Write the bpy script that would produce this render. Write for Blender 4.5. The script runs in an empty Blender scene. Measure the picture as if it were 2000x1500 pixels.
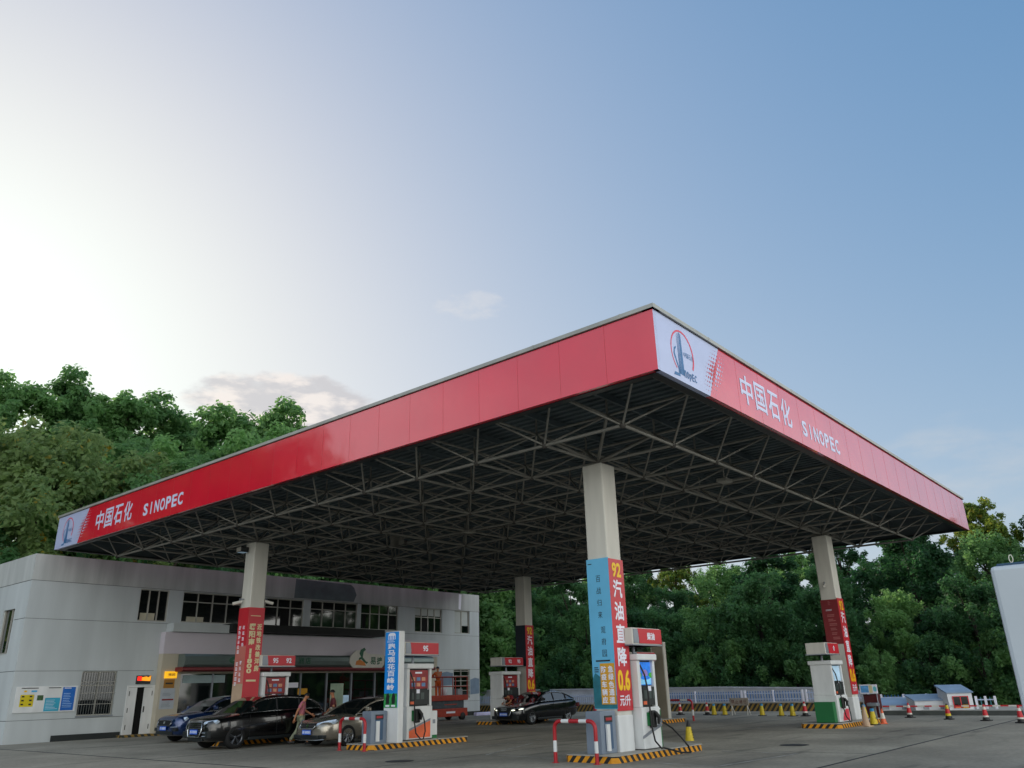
import bpy, bmesh, math, random
from mathutils import Vector, Matrix, noise
random.seed(7)
SC = bpy.context.scene
COL = SC.collection
R = math.radians
# ------------------------------------------------------------------ camera
F, PIT, ROL, YAW, CH = 1552.35, 0.363783, -0.0273577, 0.6978666, 1.65
fwd = Vector((math.cos(YAW)*math.cos(PIT), math.sin(YAW)*math.cos(PIT), math.sin(PIT)))
rt = fwd.cross(Vector((0, 0, 1))).normalized()
up = rt.cross(fwd)
rt2 = rt*math.cos(ROL)+up*math.sin(ROL)
up2 = -rt*math.sin(ROL)+up*math.cos(ROL)
cd = bpy.data.cameras.new('camera')
cam = bpy.data.objects.new('camera', cd)
COL.objects.link(cam)
cd.sensor_width = 36
cd.lens = F/2000*36
cd.clip_start = .1
cd.clip_end = 3000
cam.matrix_world = Matrix(((rt2.x, up2.x, -fwd.x, 0), (rt2.y, up2.y, -fwd.y, 0), (rt2.z, up2.z, -fwd.z, CH), (0, 0, 0, 1)))
SC.camera = cam
# ------------------------------------------------------------------ sky, sun, exposure
SKY_FILL = (3.4, 3.35, 3.1)
SKY_FILL_HIGH = (1.0, 1.12, 1.25)
SUN_AZ, SUN_EL = R(11), R(19.5)          # azimuth from +Y towards +X
sund = Vector((math.sin(SUN_AZ)*math.cos(SUN_EL), math.cos(SUN_AZ)*math.cos(SUN_EL), math.sin(SUN_EL)))
W = bpy.data.worlds.new('World')
SC.world = W
W.use_nodes = True
wn, wl = W.node_tree.nodes, W.node_tree.links
wn.clear()
wo = wn.new('ShaderNodeOutputWorld')
bg = wn.new('ShaderNodeBackground')
bg.inputs[1].default_value = 0.1
sky = wn.new('ShaderNodeTexSky')
sky.sky_type = 'NISHITA'
sky.sun_disc = False
sky.sun_elevation = SUN_EL
sky.sun_rotation = SUN_AZ
sky.altitude = 100
sky.air_density = 1.0
sky.dust_density = 2.2
sky.ozone_density = 1.6
def vmath(op, a, b=None):
    n_ = wn.new('ShaderNodeVectorMath')
    n_.operation = op
    for i_, q_ in enumerate((a, b)):
        if q_ is None:
            continue
        if isinstance(q_, tuple):
            n_.inputs[i_].default_value = q_
        else:
            wl.new(q_, n_.inputs[i_])
    return n_.outputs['Value'] if op == 'DOT_PRODUCT' else n_.outputs[0]
# camera-like highlight roll-off of the sky: out = c/(i+s*c)+e*c
c_ = vmath('MULTIPLY', sky.outputs[0], (.1, .1, .1))
c_ = vmath('MAXIMUM', vmath('SUBTRACT', c_, (.03, 0, 0)), (.001, .001, .001))
den = vmath('ADD', vmath('MULTIPLY', c_, (.95, .97, 1.17)), (.33, .325, .18))
sk = vmath('ADD', vmath('DIVIDE', c_, den), vmath('MULTIPLY', c_, (.03, .07, .12)))
def wmath(op, a, b=None, c=None, clamp=False):
    n_ = wn.new('ShaderNodeMath')
    n_.operation = op
    n_.use_clamp = clamp
    for i_, q_ in enumerate((a, b, c)):
        if q_ is None:
            continue
        if isinstance(q_, (int, float)):
            n_.inputs[i_].default_value = q_
        else:
            wl.new(q_, n_.inputs[i_])
    return n_.outputs[0]
def wmix(f, a, b):
    n_ = wn.new('ShaderNodeMix')
    n_.data_type = 'RGBA'
    wl.new(f, n_.inputs[0])
    for i_, q_ in ((6, a), (7, b)):
        if isinstance(q_, tuple):
            n_.inputs[i_].default_value = (*q_, 1)
        else:
            wl.new(q_, n_.inputs[i_])
    return n_.outputs[2]
wtc = wn.new('ShaderNodeTexCoord')
DIR = wtc.outputs['Generated']
def cloud_noise(scale, seed, detail=6):
    m_ = wn.new('ShaderNodeMapping')
    m_.inputs['Scale'].default_value = scale
    m_.inputs['Location'].default_value = (seed, seed*.7, seed*1.3)
    wl.new(DIR, m_.inputs[0])
    n_ = wn.new('ShaderNodeTexNoise')
    n_.inputs['Scale'].default_value = 1
    n_.inputs['Detail'].default_value = detail
    n_.inputs['Roughness'].default_value = .55
    wl.new(m_.outputs[0], n_.inputs[0])
    return n_.outputs[0]
def smooth(x, a, b):
    n_ = wn.new('ShaderNodeMapRange')
    n_.interpolation_type = 'SMOOTHSTEP'
    n_.inputs[1].default_value = a
    n_.inputs[2].default_value = b
    wl.new(x, n_.inputs[0])
    return n_.outputs[0]
def window_(az, el, wa, we):
    # soft oval patch of sky round azimuth az (from +Y to +X), elevation el, degrees
    d0 = Vector((math.sin(R(az))*math.cos(R(el)), math.cos(R(az))*math.cos(R(el)), math.sin(R(el))))
    h = Vector((math.cos(R(az)), -math.sin(R(az)), 0))
    v = d0.cross(h)
    a = wmath('DIVIDE', vmath('DOT_PRODUCT', DIR, tuple(h)), math.sin(R(wa)))
    b = wmath('DIVIDE', vmath('DOT_PRODUCT', DIR, tuple(v)), math.sin(R(we)))
    r2 = wmath('ADD', wmath('MULTIPLY', a, a), wmath('MULTIPLY', b, b))
    front = smooth(vmath('DOT_PRODUCT', DIR, tuple(d0)), .3, .5)
    return wmath('MULTIPLY', wmath('SUBTRACT', 1, smooth(r2, .15, 1.)), front)
cn = cloud_noise((16, 16, 34), 2.1)
w1 = window_(33, 19.2, 8.2, 2.7)
cov = wmath('MULTIPLY', smooth(wmath('MULTIPLY_ADD', w1, .62, cn), .70, .98), smooth(w1, 0, .3))
shade = smooth(cloud_noise((22, 22, 60), 5.3), .4, .62)
ccol = wmix(shade, (.60, .58, .60), (.95, .86, .80))
sk = wmix(wmath('MULTIPLY', cov, .75), sk, ccol)
w2 = window_(47, 26.5, 3.4, 1.4)
cov2 = wmath('MULTIPLY', smooth(wmath('MULTIPLY_ADD', w2, .3, cloud_noise((30, 30, 70), 8.8)), .6, .95), smooth(w2, 0, .6))
sk = wmix(wmath('MULTIPLY', cov2, .28), sk, (.86, .82, .78))
w3 = window_(78, 11, 10, 6)
cov3 = wmath('MULTIPLY', smooth(wmath('MULTIPLY_ADD', w3, .35, cloud_noise((9, 14, 40), 4.4)), .66, 1.1), w3)
sk = wmix(wmath('MULTIPLY', cov3, .4), sk, (.62, .64, .66))
# invented fill light: brightens the unseen sky overhead and behind the camera
fill_mask = smooth(wmath('MULTIPLY', vmath('DOT_PRODUCT', DIR, tuple(fwd)), -1), -.70, -.1)
vn = cloud_noise((2.2, 2.2, 5), 1.7)
side = smooth(vmath('DOT_PRODUCT', DIR, tuple(rt)), -1., .35)
fill_mask = wmath('MULTIPLY', wmath('MULTIPLY', fill_mask, smooth(vn, .1, .75)), wmath('MULTIPLY_ADD', side, .70, .30))
sep = wn.new('ShaderNodeSeparateXYZ')
wl.new(DIR, sep.inputs[0])
vcol = wmix(smooth(sep.outputs[2], .3, .75), SKY_FILL, SKY_FILL_HIGH)
sk = wmix(fill_mask, sk, vcol)
wl.new(vmath('MULTIPLY', sk, (10., 10., 10.)), bg.inputs[0])
wl.new(bg.outputs[0], wo.inputs[0])
sl = bpy.data.lights.new('sun', 'SUN')
sl.energy = 4.2
sl.angle = R(.5)
sl.color = (1, .86, .68)
so = bpy.data.objects.new('sun', sl)
COL.objects.link(so)
so.rotation_euler = (-sund).to_track_quat('-Z', 'Y').to_euler()
so.location = sund*200
vs = SC.view_settings
vs.view_transform = 'Standard'
vs.look = 'None'
vs.gamma = 1
vs.exposure = 0.0
# ------------------------------------------------------------------ helpers
def lin(c):
    if isinstance(c, str):
        c = c.lstrip('#')
        v = [int(c[i:i+2], 16)/255 for i in (0, 2, 4)]
        return tuple(x/12.92 if x <= .04045 else ((x+.055)/1.055)**2.4 for x in v)
    return tuple(c)
MATS = {}
def mat(name, col, rough=.5, metal=0., var=.12, vs=2., bump=0., bs=20., spec=.5, emit=0., coat=0., stretch=(1, 1, 1), detail=4.):
    if name in MATS:
        return MATS[name]
    m = bpy.data.materials.new(name)
    MATS[name] = m
    m.use_nodes = True
    n, l = m.node_tree.nodes, m.node_tree.links
    p = n['Principled BSDF']
    c = lin(col)
    p.inputs['Roughness'].default_value = rough
    p.inputs['Metallic'].default_value = metal
    p.inputs['Specular IOR Level'].default_value = spec
    p.inputs['Coat Weight'].default_value = coat
    p.inputs['Coat Roughness'].default_value = .05
    tc = n.new('ShaderNodeTexCoord')
    mp = n.new('ShaderNodeMapping')
    mp.inputs['Scale'].default_value = stretch
    l.new(tc.outputs['Object'], mp.inputs[0])
    nz = n.new('ShaderNodeTexNoise')
    nz.inputs['Scale'].default_value = vs
    nz.inputs['Detail'].default_value = detail
    l.new(mp.outputs[0], nz.inputs[0])
    mr = n.new('ShaderNodeMapRange')
    mr.inputs[1].default_value = .3
    mr.inputs[2].default_value = .7
    l.new(nz.outputs[0], mr.inputs[0])
    mx = n.new('ShaderNodeMix')
    mx.data_type = 'RGBA'
    mx.inputs[6].default_value = (*[x*(1-var) for x in c], 1)
    mx.inputs[7].default_value = (*[min(1, x*(1+var)) for x in c], 1)
    l.new(mr.outputs[0], mx.inputs[0])
    l.new(mx.outputs[2], p.inputs['Base Color'])
    if emit:
        l.new(mx.outputs[2], p.inputs['Emission Color'])
        p.inputs['Emission Strength'].default_value = emit
    if bump:
        nb = n.new('ShaderNodeTexNoise')
        nb.inputs['Scale'].default_value = bs
        nb.inputs['Detail'].default_value = 3
        l.new(mp.outputs[0], nb.inputs[0])
        bu = n.new('ShaderNodeBump')
        bu.inputs['Strength'].default_value = 1
        bu.inputs['Distance'].default_value = bump
        l.new(nb.outputs[0], bu.inputs['Height'])
        l.new(bu.outputs[0], p.inputs['Normal'])
    return m
def stripe_mat(name, c1, c2, kx, ky, kz, freq, duty=.5):
    m = mat(name, c1, .6, var=.2, vs=6)
    n, l = m.node_tree.nodes, m.node_tree.links
    p = n['Principled BSDF']
    tc = n.new('ShaderNodeTexCoord')
    d = n.new('ShaderNodeVectorMath')
    d.operation = 'DOT_PRODUCT'
    d.inputs[1].default_value = (kx*freq, ky*freq, kz*freq)
    l.new(tc.outputs['Object'], d.inputs[0])
    fr = n.new('ShaderNodeMath')
    fr.operation = 'FRACT'
    l.new(d.outputs['Value'], fr.inputs[0])
    g = n.new('ShaderNodeMath')
    g.operation = 'GREATER_THAN'
    g.inputs[1].default_value = duty
    l.new(fr.outputs[0], g.inputs[0])
    src = p.inputs['Base Color'].links[0].from_socket
    mx = n.new('ShaderNodeMix')
    mx.data_type = 'RGBA'
    l.new(g.outputs[0], mx.inputs[0])
    l.new(src, mx.inputs[6])
    nz = n.new('ShaderNodeTexNoise')
    nz.inputs['Scale'].default_value = 9
    l.new(tc.outputs['Object'], nz.inputs[0])
    cr = n.new('ShaderNodeMix')
    cr.data_type = 'RGBA'
    c = lin(c2)
    cr.inputs[6].default_value = (*[x*.7 for x in c], 1)
    cr.inputs[7].default_value = (*[x*1.6+.01 for x in c], 1)
    l.new(nz.outputs[0], cr.inputs[0])
    l.new(cr.outputs[2], mx.inputs[7])
    l.new(mx.outputs[2], p.inputs['Base Color'])
    return m
_tc = {}
def glyph(s, bold):
    k = (s, bold)
    if k in _tc:
        return _tc[k]
    cu = bpy.data.curves.new('t', 'FONT')
    cu.body = s
    cu.size = 1
    cu.resolution_u = 3
    cu.offset = bold
    o = bpy.data.objects.new('t', cu)
    me = o.to_mesh()
    V = [(v.co.x, v.co.y) for v in me.vertices]
    P = [tuple(p.vertices) for p in me.polygons]
    o.to_mesh_clear()
    bpy.data.objects.remove(o)
    bpy.data.curves.remove(cu)
    if V:
        x0, x1 = min(v[0] for v in V), max(v[0] for v in V)
        y0, y1 = min(v[1] for v in V), max(v[1] for v in V)
    else:
        x0 = y0 = 0
        x1 = y1 = 1
    _tc[k] = (V, P, x0, x1, y0, y1)
    return _tc[k]
XN = (Vector((0, -1, 0)), Vector((0, 0, 1)))     # right, up on a face looking to -X
YN = (Vector((1, 0, 0)), Vector((0, 0, 1)))      # right, up on a face looking to -Y
class B:
    def __init__(s):
        s.v, s.f, s.m, s.ms, s.sm = [], [], [], [], []
    def mi(s, m):
        if m not in s.ms:
            s.ms.append(m)
        return s.ms.index(m)
    def add(s, vs, fs, m, smooth=False):
        b = len(s.v)
        k = s.mi(m)
        s.v += [tuple(v) for v in vs]
        for f in fs:
            s.f.append(tuple(b+i for i in f))
            s.m.append(k)
            s.sm.append(smooth)
        return s
    def box(s, a, b, m, T=None):
        x0, y0, z0 = a
        x1, y1, z1 = b
        V = [Vector(p) for p in ((x0, y0, z0), (x1, y0, z0), (x1, y1, z0), (x0, y1, z0), (x0, y0, z1), (x1, y0, z1), (x1, y1, z1), (x0, y1, z1))]
        if T:
            V = [T @ p for p in V]
        return s.add(V, [(0, 3, 2, 1), (4, 5, 6, 7), (0, 1, 5, 4), (1, 2, 6, 5), (2, 3, 7, 6), (3, 0, 4, 7)], m)
    def bbox(s, a, b, m, r=.02):
        # bevelled box
        bm = bmesh.new()
        bmesh.ops.create_cube(bm, size=1)
        for v in bm.verts:
            v.co = Vector([(a[i]+b[i])/2+v.co[i]*(b[i]-a[i]) for i in range(3)])
        bmesh.ops.bevel(bm, geom=bm.edges[:], offset=r, segments=2, affect='EDGES', profile=.5)
        bm.verts.index_update()
        s.add([v.co for v in bm.verts], [[v.index for v in f.verts] for f in bm.faces], m)
        bm.free()
        return s
    def quad(s, a, b, c, d, m):
        return s.add([a, b, c, d], [(0, 1, 2, 3)], m)
    def tube(s, pts, r, m, n=8, caps=True, smooth=True):
        pts = [Vector(p) for p in pts]
        rs = r if isinstance(r, (list, tuple)) else [r]*len(pts)
        V, Fc = [], []
        ref = None
        for i, p in enumerate(pts):
            t = ((pts[min(i+1, len(pts)-1)]-pts[max(i-1, 0)])).normalized()
            if ref is None:
                ref = Vector((0, 0, 1)) if abs(t.z) < .9 else Vector((1, 0, 0))
            a = (ref-t*ref.dot(t)).normalized()
            b = t.cross(a)
            ref = a
            for k in range(n):
                an = 2*math.pi*k/n
                V.append(p+(a*math.cos(an)+b*math.sin(an))*rs[i])
        for i in range(len(pts)-1):
            for k in range(n):
                k2 = (k+1) % n
                Fc.append((i*n+k, i*n+k2, (i+1)*n+k2, (i+1)*n+k))
        s.add(V, Fc, m, smooth)
        if caps:
            e = (len(pts)-1)*n
            s.add(V[:n], [tuple(range(n-1, -1, -1))], m)
            s.add(V[e:], [tuple(range(n))], m)
        return s
    def lathe(s, prof, c, m, n=20, axis='z', smooth=True):
        V, Fc = [], []
        for (r, h) in prof:
            for k in range(n):
                a = 2*math.pi*k/n
                x, y = r*math.cos(a), r*math.sin(a)
                V.append(Vector(c)+Vector((x, y, h) if axis == 'z' else (x, h, y) if axis == 'y' else (h, x, y)))
        for i in range(len(prof)-1):
            for k in range(n):
                k2 = (k+1) % n
                Fc.append((i*n+k, i*n+k2, (i+1)*n+k2, (i+1)*n+k))
        return s.add(V, Fc, m, smooth)
    def prism(s, poly, o, r, u, d, m):
        # poly in (r,u) plane extruded back by vector d
        o, r, u, d = Vector(o), Vector(r), Vector(u), Vector(d)
        A = [o+r*x+u*y for x, y in poly]
        n = len(A)
        s.add(A+[p+d for p in A], [tuple(range(n)), tuple(range(2*n-1, n-1, -1))]+[(i, i+n, (i+1) % n+n, (i+1) % n) for i in range(n)], m)
        return s
    def flat(s, poly, o, ru, m):
        o = Vector(o)
        A = [o+ru[0]*x+ru[1]*y for x, y in poly]
        return s.add(A, [tuple(range(len(A)))], m)
    def rect(s, o, ru, w, h, m):
        return s.flat([(-w/2, -h/2), (w/2, -h/2), (w/2, h/2), (-w/2, h/2)], o, ru, m)
    def disc(s, o, ru, rx, ry, m, n=12):
        return s.flat([(rx*math.cos(2*math.pi*k/n), ry*math.sin(2*math.pi*k/n)) for k in range(n)], o, ru, m)
    def ring(s, o, ru, rx, ry, t, m, a0=0, a1=360, n=28, t2=None):
        t2 = t if t2 is None else t2
        o = Vector(o)
        V, Fc = [], []
        for k in range(n+1):
            a = R(a0+(a1-a0)*k/n)
            tt = t+(t2-t)*k/n
            for q in (0, tt):
                V.append(o+ru[0]*((rx-q)*math.cos(a))+ru[1]*((ry-q)*math.sin(a)))
        for k in range(n):
            Fc.append((2*k, 2*k+2, 2*k+3, 2*k+1))
        return s.add(V, Fc, m)
    def text(s, t, m, o, ru, w=None, h=None, bold=0., rot=0.):
        # a heavier weight is laid down as offset copies, each 1 mm in front of the last
        V, P, x0, x1, y0, y1 = glyph(t, min(bold, .008))
        q = max(0, bold-.008)
        sx = w/(x1-x0+2*q) if w else None
        sy = h/(y1-y0+2*q) if h else None
        sx = sx or sy
        sy = sy or sx
        nr = ru[0].cross(ru[1])
        cr, sr = math.cos(rot), math.sin(rot)
        offs = [(0, 0)] if q <= 0 else [(-q, -q), (q, -q), (-q, q), (q, q), (0, 0)]
        for k, (dx, dy) in enumerate(offs):
            A = []
            for x, y in V:
                X, Y = (x-(x0+x1)/2+dx)*sx, (y-(y0+y1)/2+dy)*sy
                A.append(Vector(o)+nr*(.001*k)+ru[0]*(X*cr-Y*sr)+ru[1]*(X*sr+Y*cr))
            s.add(A, P, m)
        return s
    def vtext(s, t, m, o, ru, cw, chh, pitch, bold=0.):
        o = Vector(o)
        for i, ch in enumerate(t):
            if ch != ' ':
                s.text(ch, m, o-ru[1]*(pitch*i+chh/2), ru, cw*.45 if ch == '1' else cw, chh, bold)
        return s
    def bars(s, o, ru, w, h, rows, m, seed=0, fill=.5):
        rn = random.Random(seed)
        o = Vector(o)
        for i in range(rows):
            y = h/2-(i+.5)*h/rows
            ww = w*rn.uniform(.6, 1)
            s.rect(o+ru[1]*y-ru[0]*((w-ww)/2), ru, ww, h/rows*fill, m)
        return s
    def build(s, name, parent=None, loc=None, label=None):
        me = bpy.data.meshes.new(name)
        me.from_pydata(s.v, [], s.f)
        for m in s.ms:
            me.materials.append(m)
        me.polygons.foreach_set('material_index', s.m)
        me.polygons.foreach_set('use_smooth', s.sm)
        me.update()
        o = bpy.data.objects.new(name, me)
        COL.objects.link(o)
        if parent:
            o.parent = parent
        if loc:
            o.location = loc
        if label:
            o['label'] = label
        return o
def tag(o, label, cat, group=None):
    o['label'] = label
    o['category'] = cat
    if group:
        o['group'] = group
    return o
def thing(name, label, cat, loc=(0, 0, 0), group=None, rz=0):
    o = bpy.data.objects.new(name, None)
    o.empty_display_size = .3
    COL.objects.link(o)
    o.location = loc
    o.rotation_euler = (0, 0, rz)
    return tag(o, label, cat, group)
def struct(o, k='structure'):
    o['kind'] = k
    return o
def dup(o, loc=None, rz=None, label=None, parent=None, group=None):
    c = o.copy()
    COL.objects.link(c)
    if parent:
        c.parent = parent
    for ch in o.children:
        dup(ch, parent=c)
    if loc is not None:
        c.location = loc
    if rz is not None:
        c.rotation_euler = (0, 0, rz)
    if label:
        c['label'] = label
    if group:
        c['group'] = group
    return c
def finish(o, mods):
    # bake modifiers into the mesh
    dg = bpy.context.evaluated_depsgraph_get()
    dg.update()
    e = o.evaluated_get(dg)
    me = bpy.data.meshes.new_from_object(e, preserve_all_data_layers=True, depsgraph=dg)
    old = o.data
    o.modifiers.clear()
    o.data = me
    me.name = o.name
    return o
# ------------------------------------------------------------------ materials
WHITE = mat('white_paint', '#d6d8d8', .4, var=.1, vs=2.5, stretch=(1, 1, .35))
OFFW = mat('offwhite_column', '#c9c6bd', .5, var=.13, vs=2.5, stretch=(1, 1, .12))
RED = mat('red_panel', (.70, .007, .034), .16, var=.06, vs=.7, bump=.03, bs=.6, spec=.6, coat=1.)
RED.node_tree.nodes['Principled BSDF'].inputs['Coat IOR'].default_value = 1.56
REDS = mat('red_sign', (.52, .016, .03), .35, var=.06)
RED2 = mat('dark_red_banner', '#7d1a20', .45, var=.1)
FWHITE = mat('white_panel', '#b6bfe0', .2, var=.04, spec=.8)
FLET = mat('fascia_letter', '#cfd4ee', .35, var=.03)
LET = mat('letter_white', '#e8e8f4', .35, var=.03)
YEL = mat('letter_yellow', '#f2c300', .4, var=.05)
INK = mat('ink_black', '#15181c', .5, var=.1)
STEEL = mat('grey_steel', '#8b8982', .55, .3, var=.18, vs=3)
DECK = mat('roof_deck', '#5d686c', .6, .2, var=.25, vs=1.)
TRIM = mat('gutter_metal', '#9fa09a', .45, .3, var=.15, vs=1.5)
BLACK = mat('black_rubber', '#0c0d0e', .55, var=.2)
DARK = mat('dark_plastic', '#1b2022', .4, var=.2)
GLASS = mat('dark_glass', '#0b1213', .04, var=.1, spec=1., coat=.6)
CHROME = mat('chrome', '#c8ccd0', .12, 1., var=.05)
GREYM = mat('grey_metal', '#8a9099', .4, .4, var=.1)
CONC = mat('concrete_light', '#a09d94', .8, var=.15, vs=3, bump=.004, bs=40)
GREEN = mat('green_panel', '#0b6a35', .4, var=.06)
BLUEP = mat('blue_plate', '#1f5fd0', .4, var=.05)
ALU = mat('alu_frame', '#a9a79f', .45, .2, var=.08)
STRIPE = stripe_mat('hazard_stripe', '#d9930f', '#101312', 1, 1, .9, 4.2, .52)
STRIPE2 = stripe_mat('hazard_stripe_wide', '#94783a', '#242a28', 1, 1, .8, 3.4, .5)
REDP = mat('red_paint', '#a81c26', .4, var=.1)
# ------------------------------------------------------------------ ground
def ground_mat(name, c, patch, sc=.22, crack=False):
    m = mat(name, c, .85, var=.14, vs=9, bump=.006, bs=60)
    n, l = m.node_tree.nodes, m.node_tree.links
    p = n['Principled BSDF']
    src = p.inputs['Base Color'].links[0].from_socket
    tc = n.new('ShaderNodeTexCoord')
    nz = n.new('ShaderNodeTexNoise')
    nz.inputs['Scale'].default_value = sc
    nz.inputs['Detail'].default_value = 6
    nz.inputs['Roughness'].default_value = .65
    l.new(tc.outputs['Object'], nz.inputs[0])
    cr = n.new('ShaderNodeValToRGB')
    cr.color_ramp.elements[0].position = .38
    cr.color_ramp.elements[0].color = (*[1-patch]*3, 1)
    cr.color_ramp.elements[1].position = .62
    cr.color_ramp.elements[1].color = (1+patch*.4, 1+patch*.4, 1+patch*.4, 1)
    l.new(nz.outputs[0], cr.inputs[0])
    mx = n.new('ShaderNodeMix')
    mx.data_type = 'RGBA'
    mx.blend_type = 'MULTIPLY'
    mx.inputs[0].default_value = 1
    l.new(src, mx.inputs[6])
    l.new(cr.outputs[0], mx.inputs[7])
    # oil spots and tyre grime
    vz = n.new('ShaderNodeTexNoise')
    vz.inputs['Scale'].default_value = .9
    vm = n.new('ShaderNodeMapping')
    vm.inputs['Scale'].default_value = (.28, 1.5, 1)
    l.new(tc.outputs['Object'], vm.inputs[0])
    vz.inputs['Detail'].default_value = 3
    l.new(vm.outputs[0], vz.inputs[0])
    c2 = n.new('ShaderNodeValToRGB')
    c2.color_ramp.elements[0].position = .3
    c2.color_ramp.elements[0].color = (.55, .56, .56, 1)
    c2.color_ramp.elements[1].position = .42
    c2.color_ramp.elements[1].color = (1, 1, 1, 1)
    l.new(vz.outputs[0], c2.inputs[0])
    m2 = n.new('ShaderNodeMix')
    m2.data_type = 'RGBA'
    m2.blend_type = 'MULTIPLY'
    m2.inputs[0].default_value = 1
    l.new(mx.outputs[2], m2.inputs[6])
    l.new(c2.outputs[0], m2.inputs[7])
    l.new(m2.outputs[2], p.inputs['Base Color'])
    return m
GROUND = ground_mat('worn_concrete', (.29, .264, .21), .28)
SLAB = ground_mat('forecourt_asphalt', (.3, .278, .225), .4, .16)
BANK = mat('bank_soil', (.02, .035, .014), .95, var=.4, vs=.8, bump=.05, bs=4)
def sstep(a, b, x):
    t = max(0, min(1, (x-a)/(b-a)))
    return t*t*(3-2*t)
def hill(x, y):
    h1 = 13*sstep(50, 84, y+max(0, -x)*.25)*(1-.35*sstep(30, 75, x))
    h2 = 5.5*sstep(48, 66, x)*sstep(-25, 5, y)
    return max(h1, h2)
g = B()
g.quad((-900, -900, 0), (900, -900, 0), (900, 900, 0), (-900, 900, 0), GROUND)
struct(g.build('ground'))
s = B()
s.quad((12.0, 6.7, .004), (44, 6.7, .004), (44, 37.95, .004), (12.0, 37.95, .004), SLAB)
# seams
SEAM = mat('seam_tar', '#23262a', .8, var=.3)
s.box((11.97, 6.67, 0), (12.03, 38, .006), SEAM).box((12.03, 6.67, 0), (44, 6.73, .006), SEAM)
for x in (20.5, 27.5):
    s.box((x, 6.73, .004), (x+.025, 37.9, .0055), SEAM)
for y in (15.6, 23.9, 31.6):
    s.box((12.03, y, .004), (44, y+.025, .006), SEAM)
struct(s.build('forecourt'))
COVER = mat('iron_cover', '#3a3b3b', .6, .5, var=.3, vs=12, bump=.004, bs=30)
for (x, y, r_) in ((22.5, 9.4, .34), (14.6, 16.2, .32), (26.2, 16.8, .34)):
    o_ = B().lathe([(0, .011), (r_*.94, .011), (r_, .0095), (r_*1.12, .0095)], (x, y, 0), COVER, 24, smooth=False).build('manhole_cover')
    o_['kind'] = 'structure'
MARK = mat('worn_white_line', (.3, .3, .28), .8, var=.45, vs=3.)
mk = B()
def line(a, b, w=.07):
    a, b = Vector((*a, .009)), Vector((*b, .009))
    d = (b-a).normalized()
    q = Vector((-d.y, d.x, 0))*w/2
    mk.quad(a-q, b-q, b+q, a+q, MARK)
for a, b in (((16.7, 10.2), (16.4, 8.6)), ((16.4, 8.6), (20.0, 8.3)), ((20.0, 8.3), (19.9, 10.2)), ((16.9, 15.4), (21, 17.1)), ((16.9, 15.4), (16.7, 13.1)), ((16.9, 18.6), (18.9, 17.6)), ((18.9, 17.6), (22.4, 17.9)), ((30.2, 8.4), (31.6, 7.5)), ((28.6, 14.0), (33.5, 13.6)), ((17.0, 24.0), (20.6, 21.9))):
    line(a, b)
struct(mk.build('painted_lines'))
# terrain of the wooded slopes
t = B()
NX, NY = 60, 60
xs = [-120+280*i/NX for i in range(NX+1)]
ys = [-40+220*j/NY for j in range(NY+1)]
V = []
for y in ys:
    for x in xs:
        h = hill(x, y)
        V.append((x, y, (h-.05 if h < .02 else h+.25*noise.noise(Vector((x*.15, y*.15, 0)))) ))
Fc = []
for j in range(NY):
    for i in range(NX):
        a = j*(NX+1)+i
        if max(V[k][2] for k in (a, a+1, a+NX+2, a+NX+1)) > 0:
            Fc.append((a, a+1, a+NX+2, a+NX+1))
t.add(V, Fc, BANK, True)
struct(t.build('hillside'))
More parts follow.
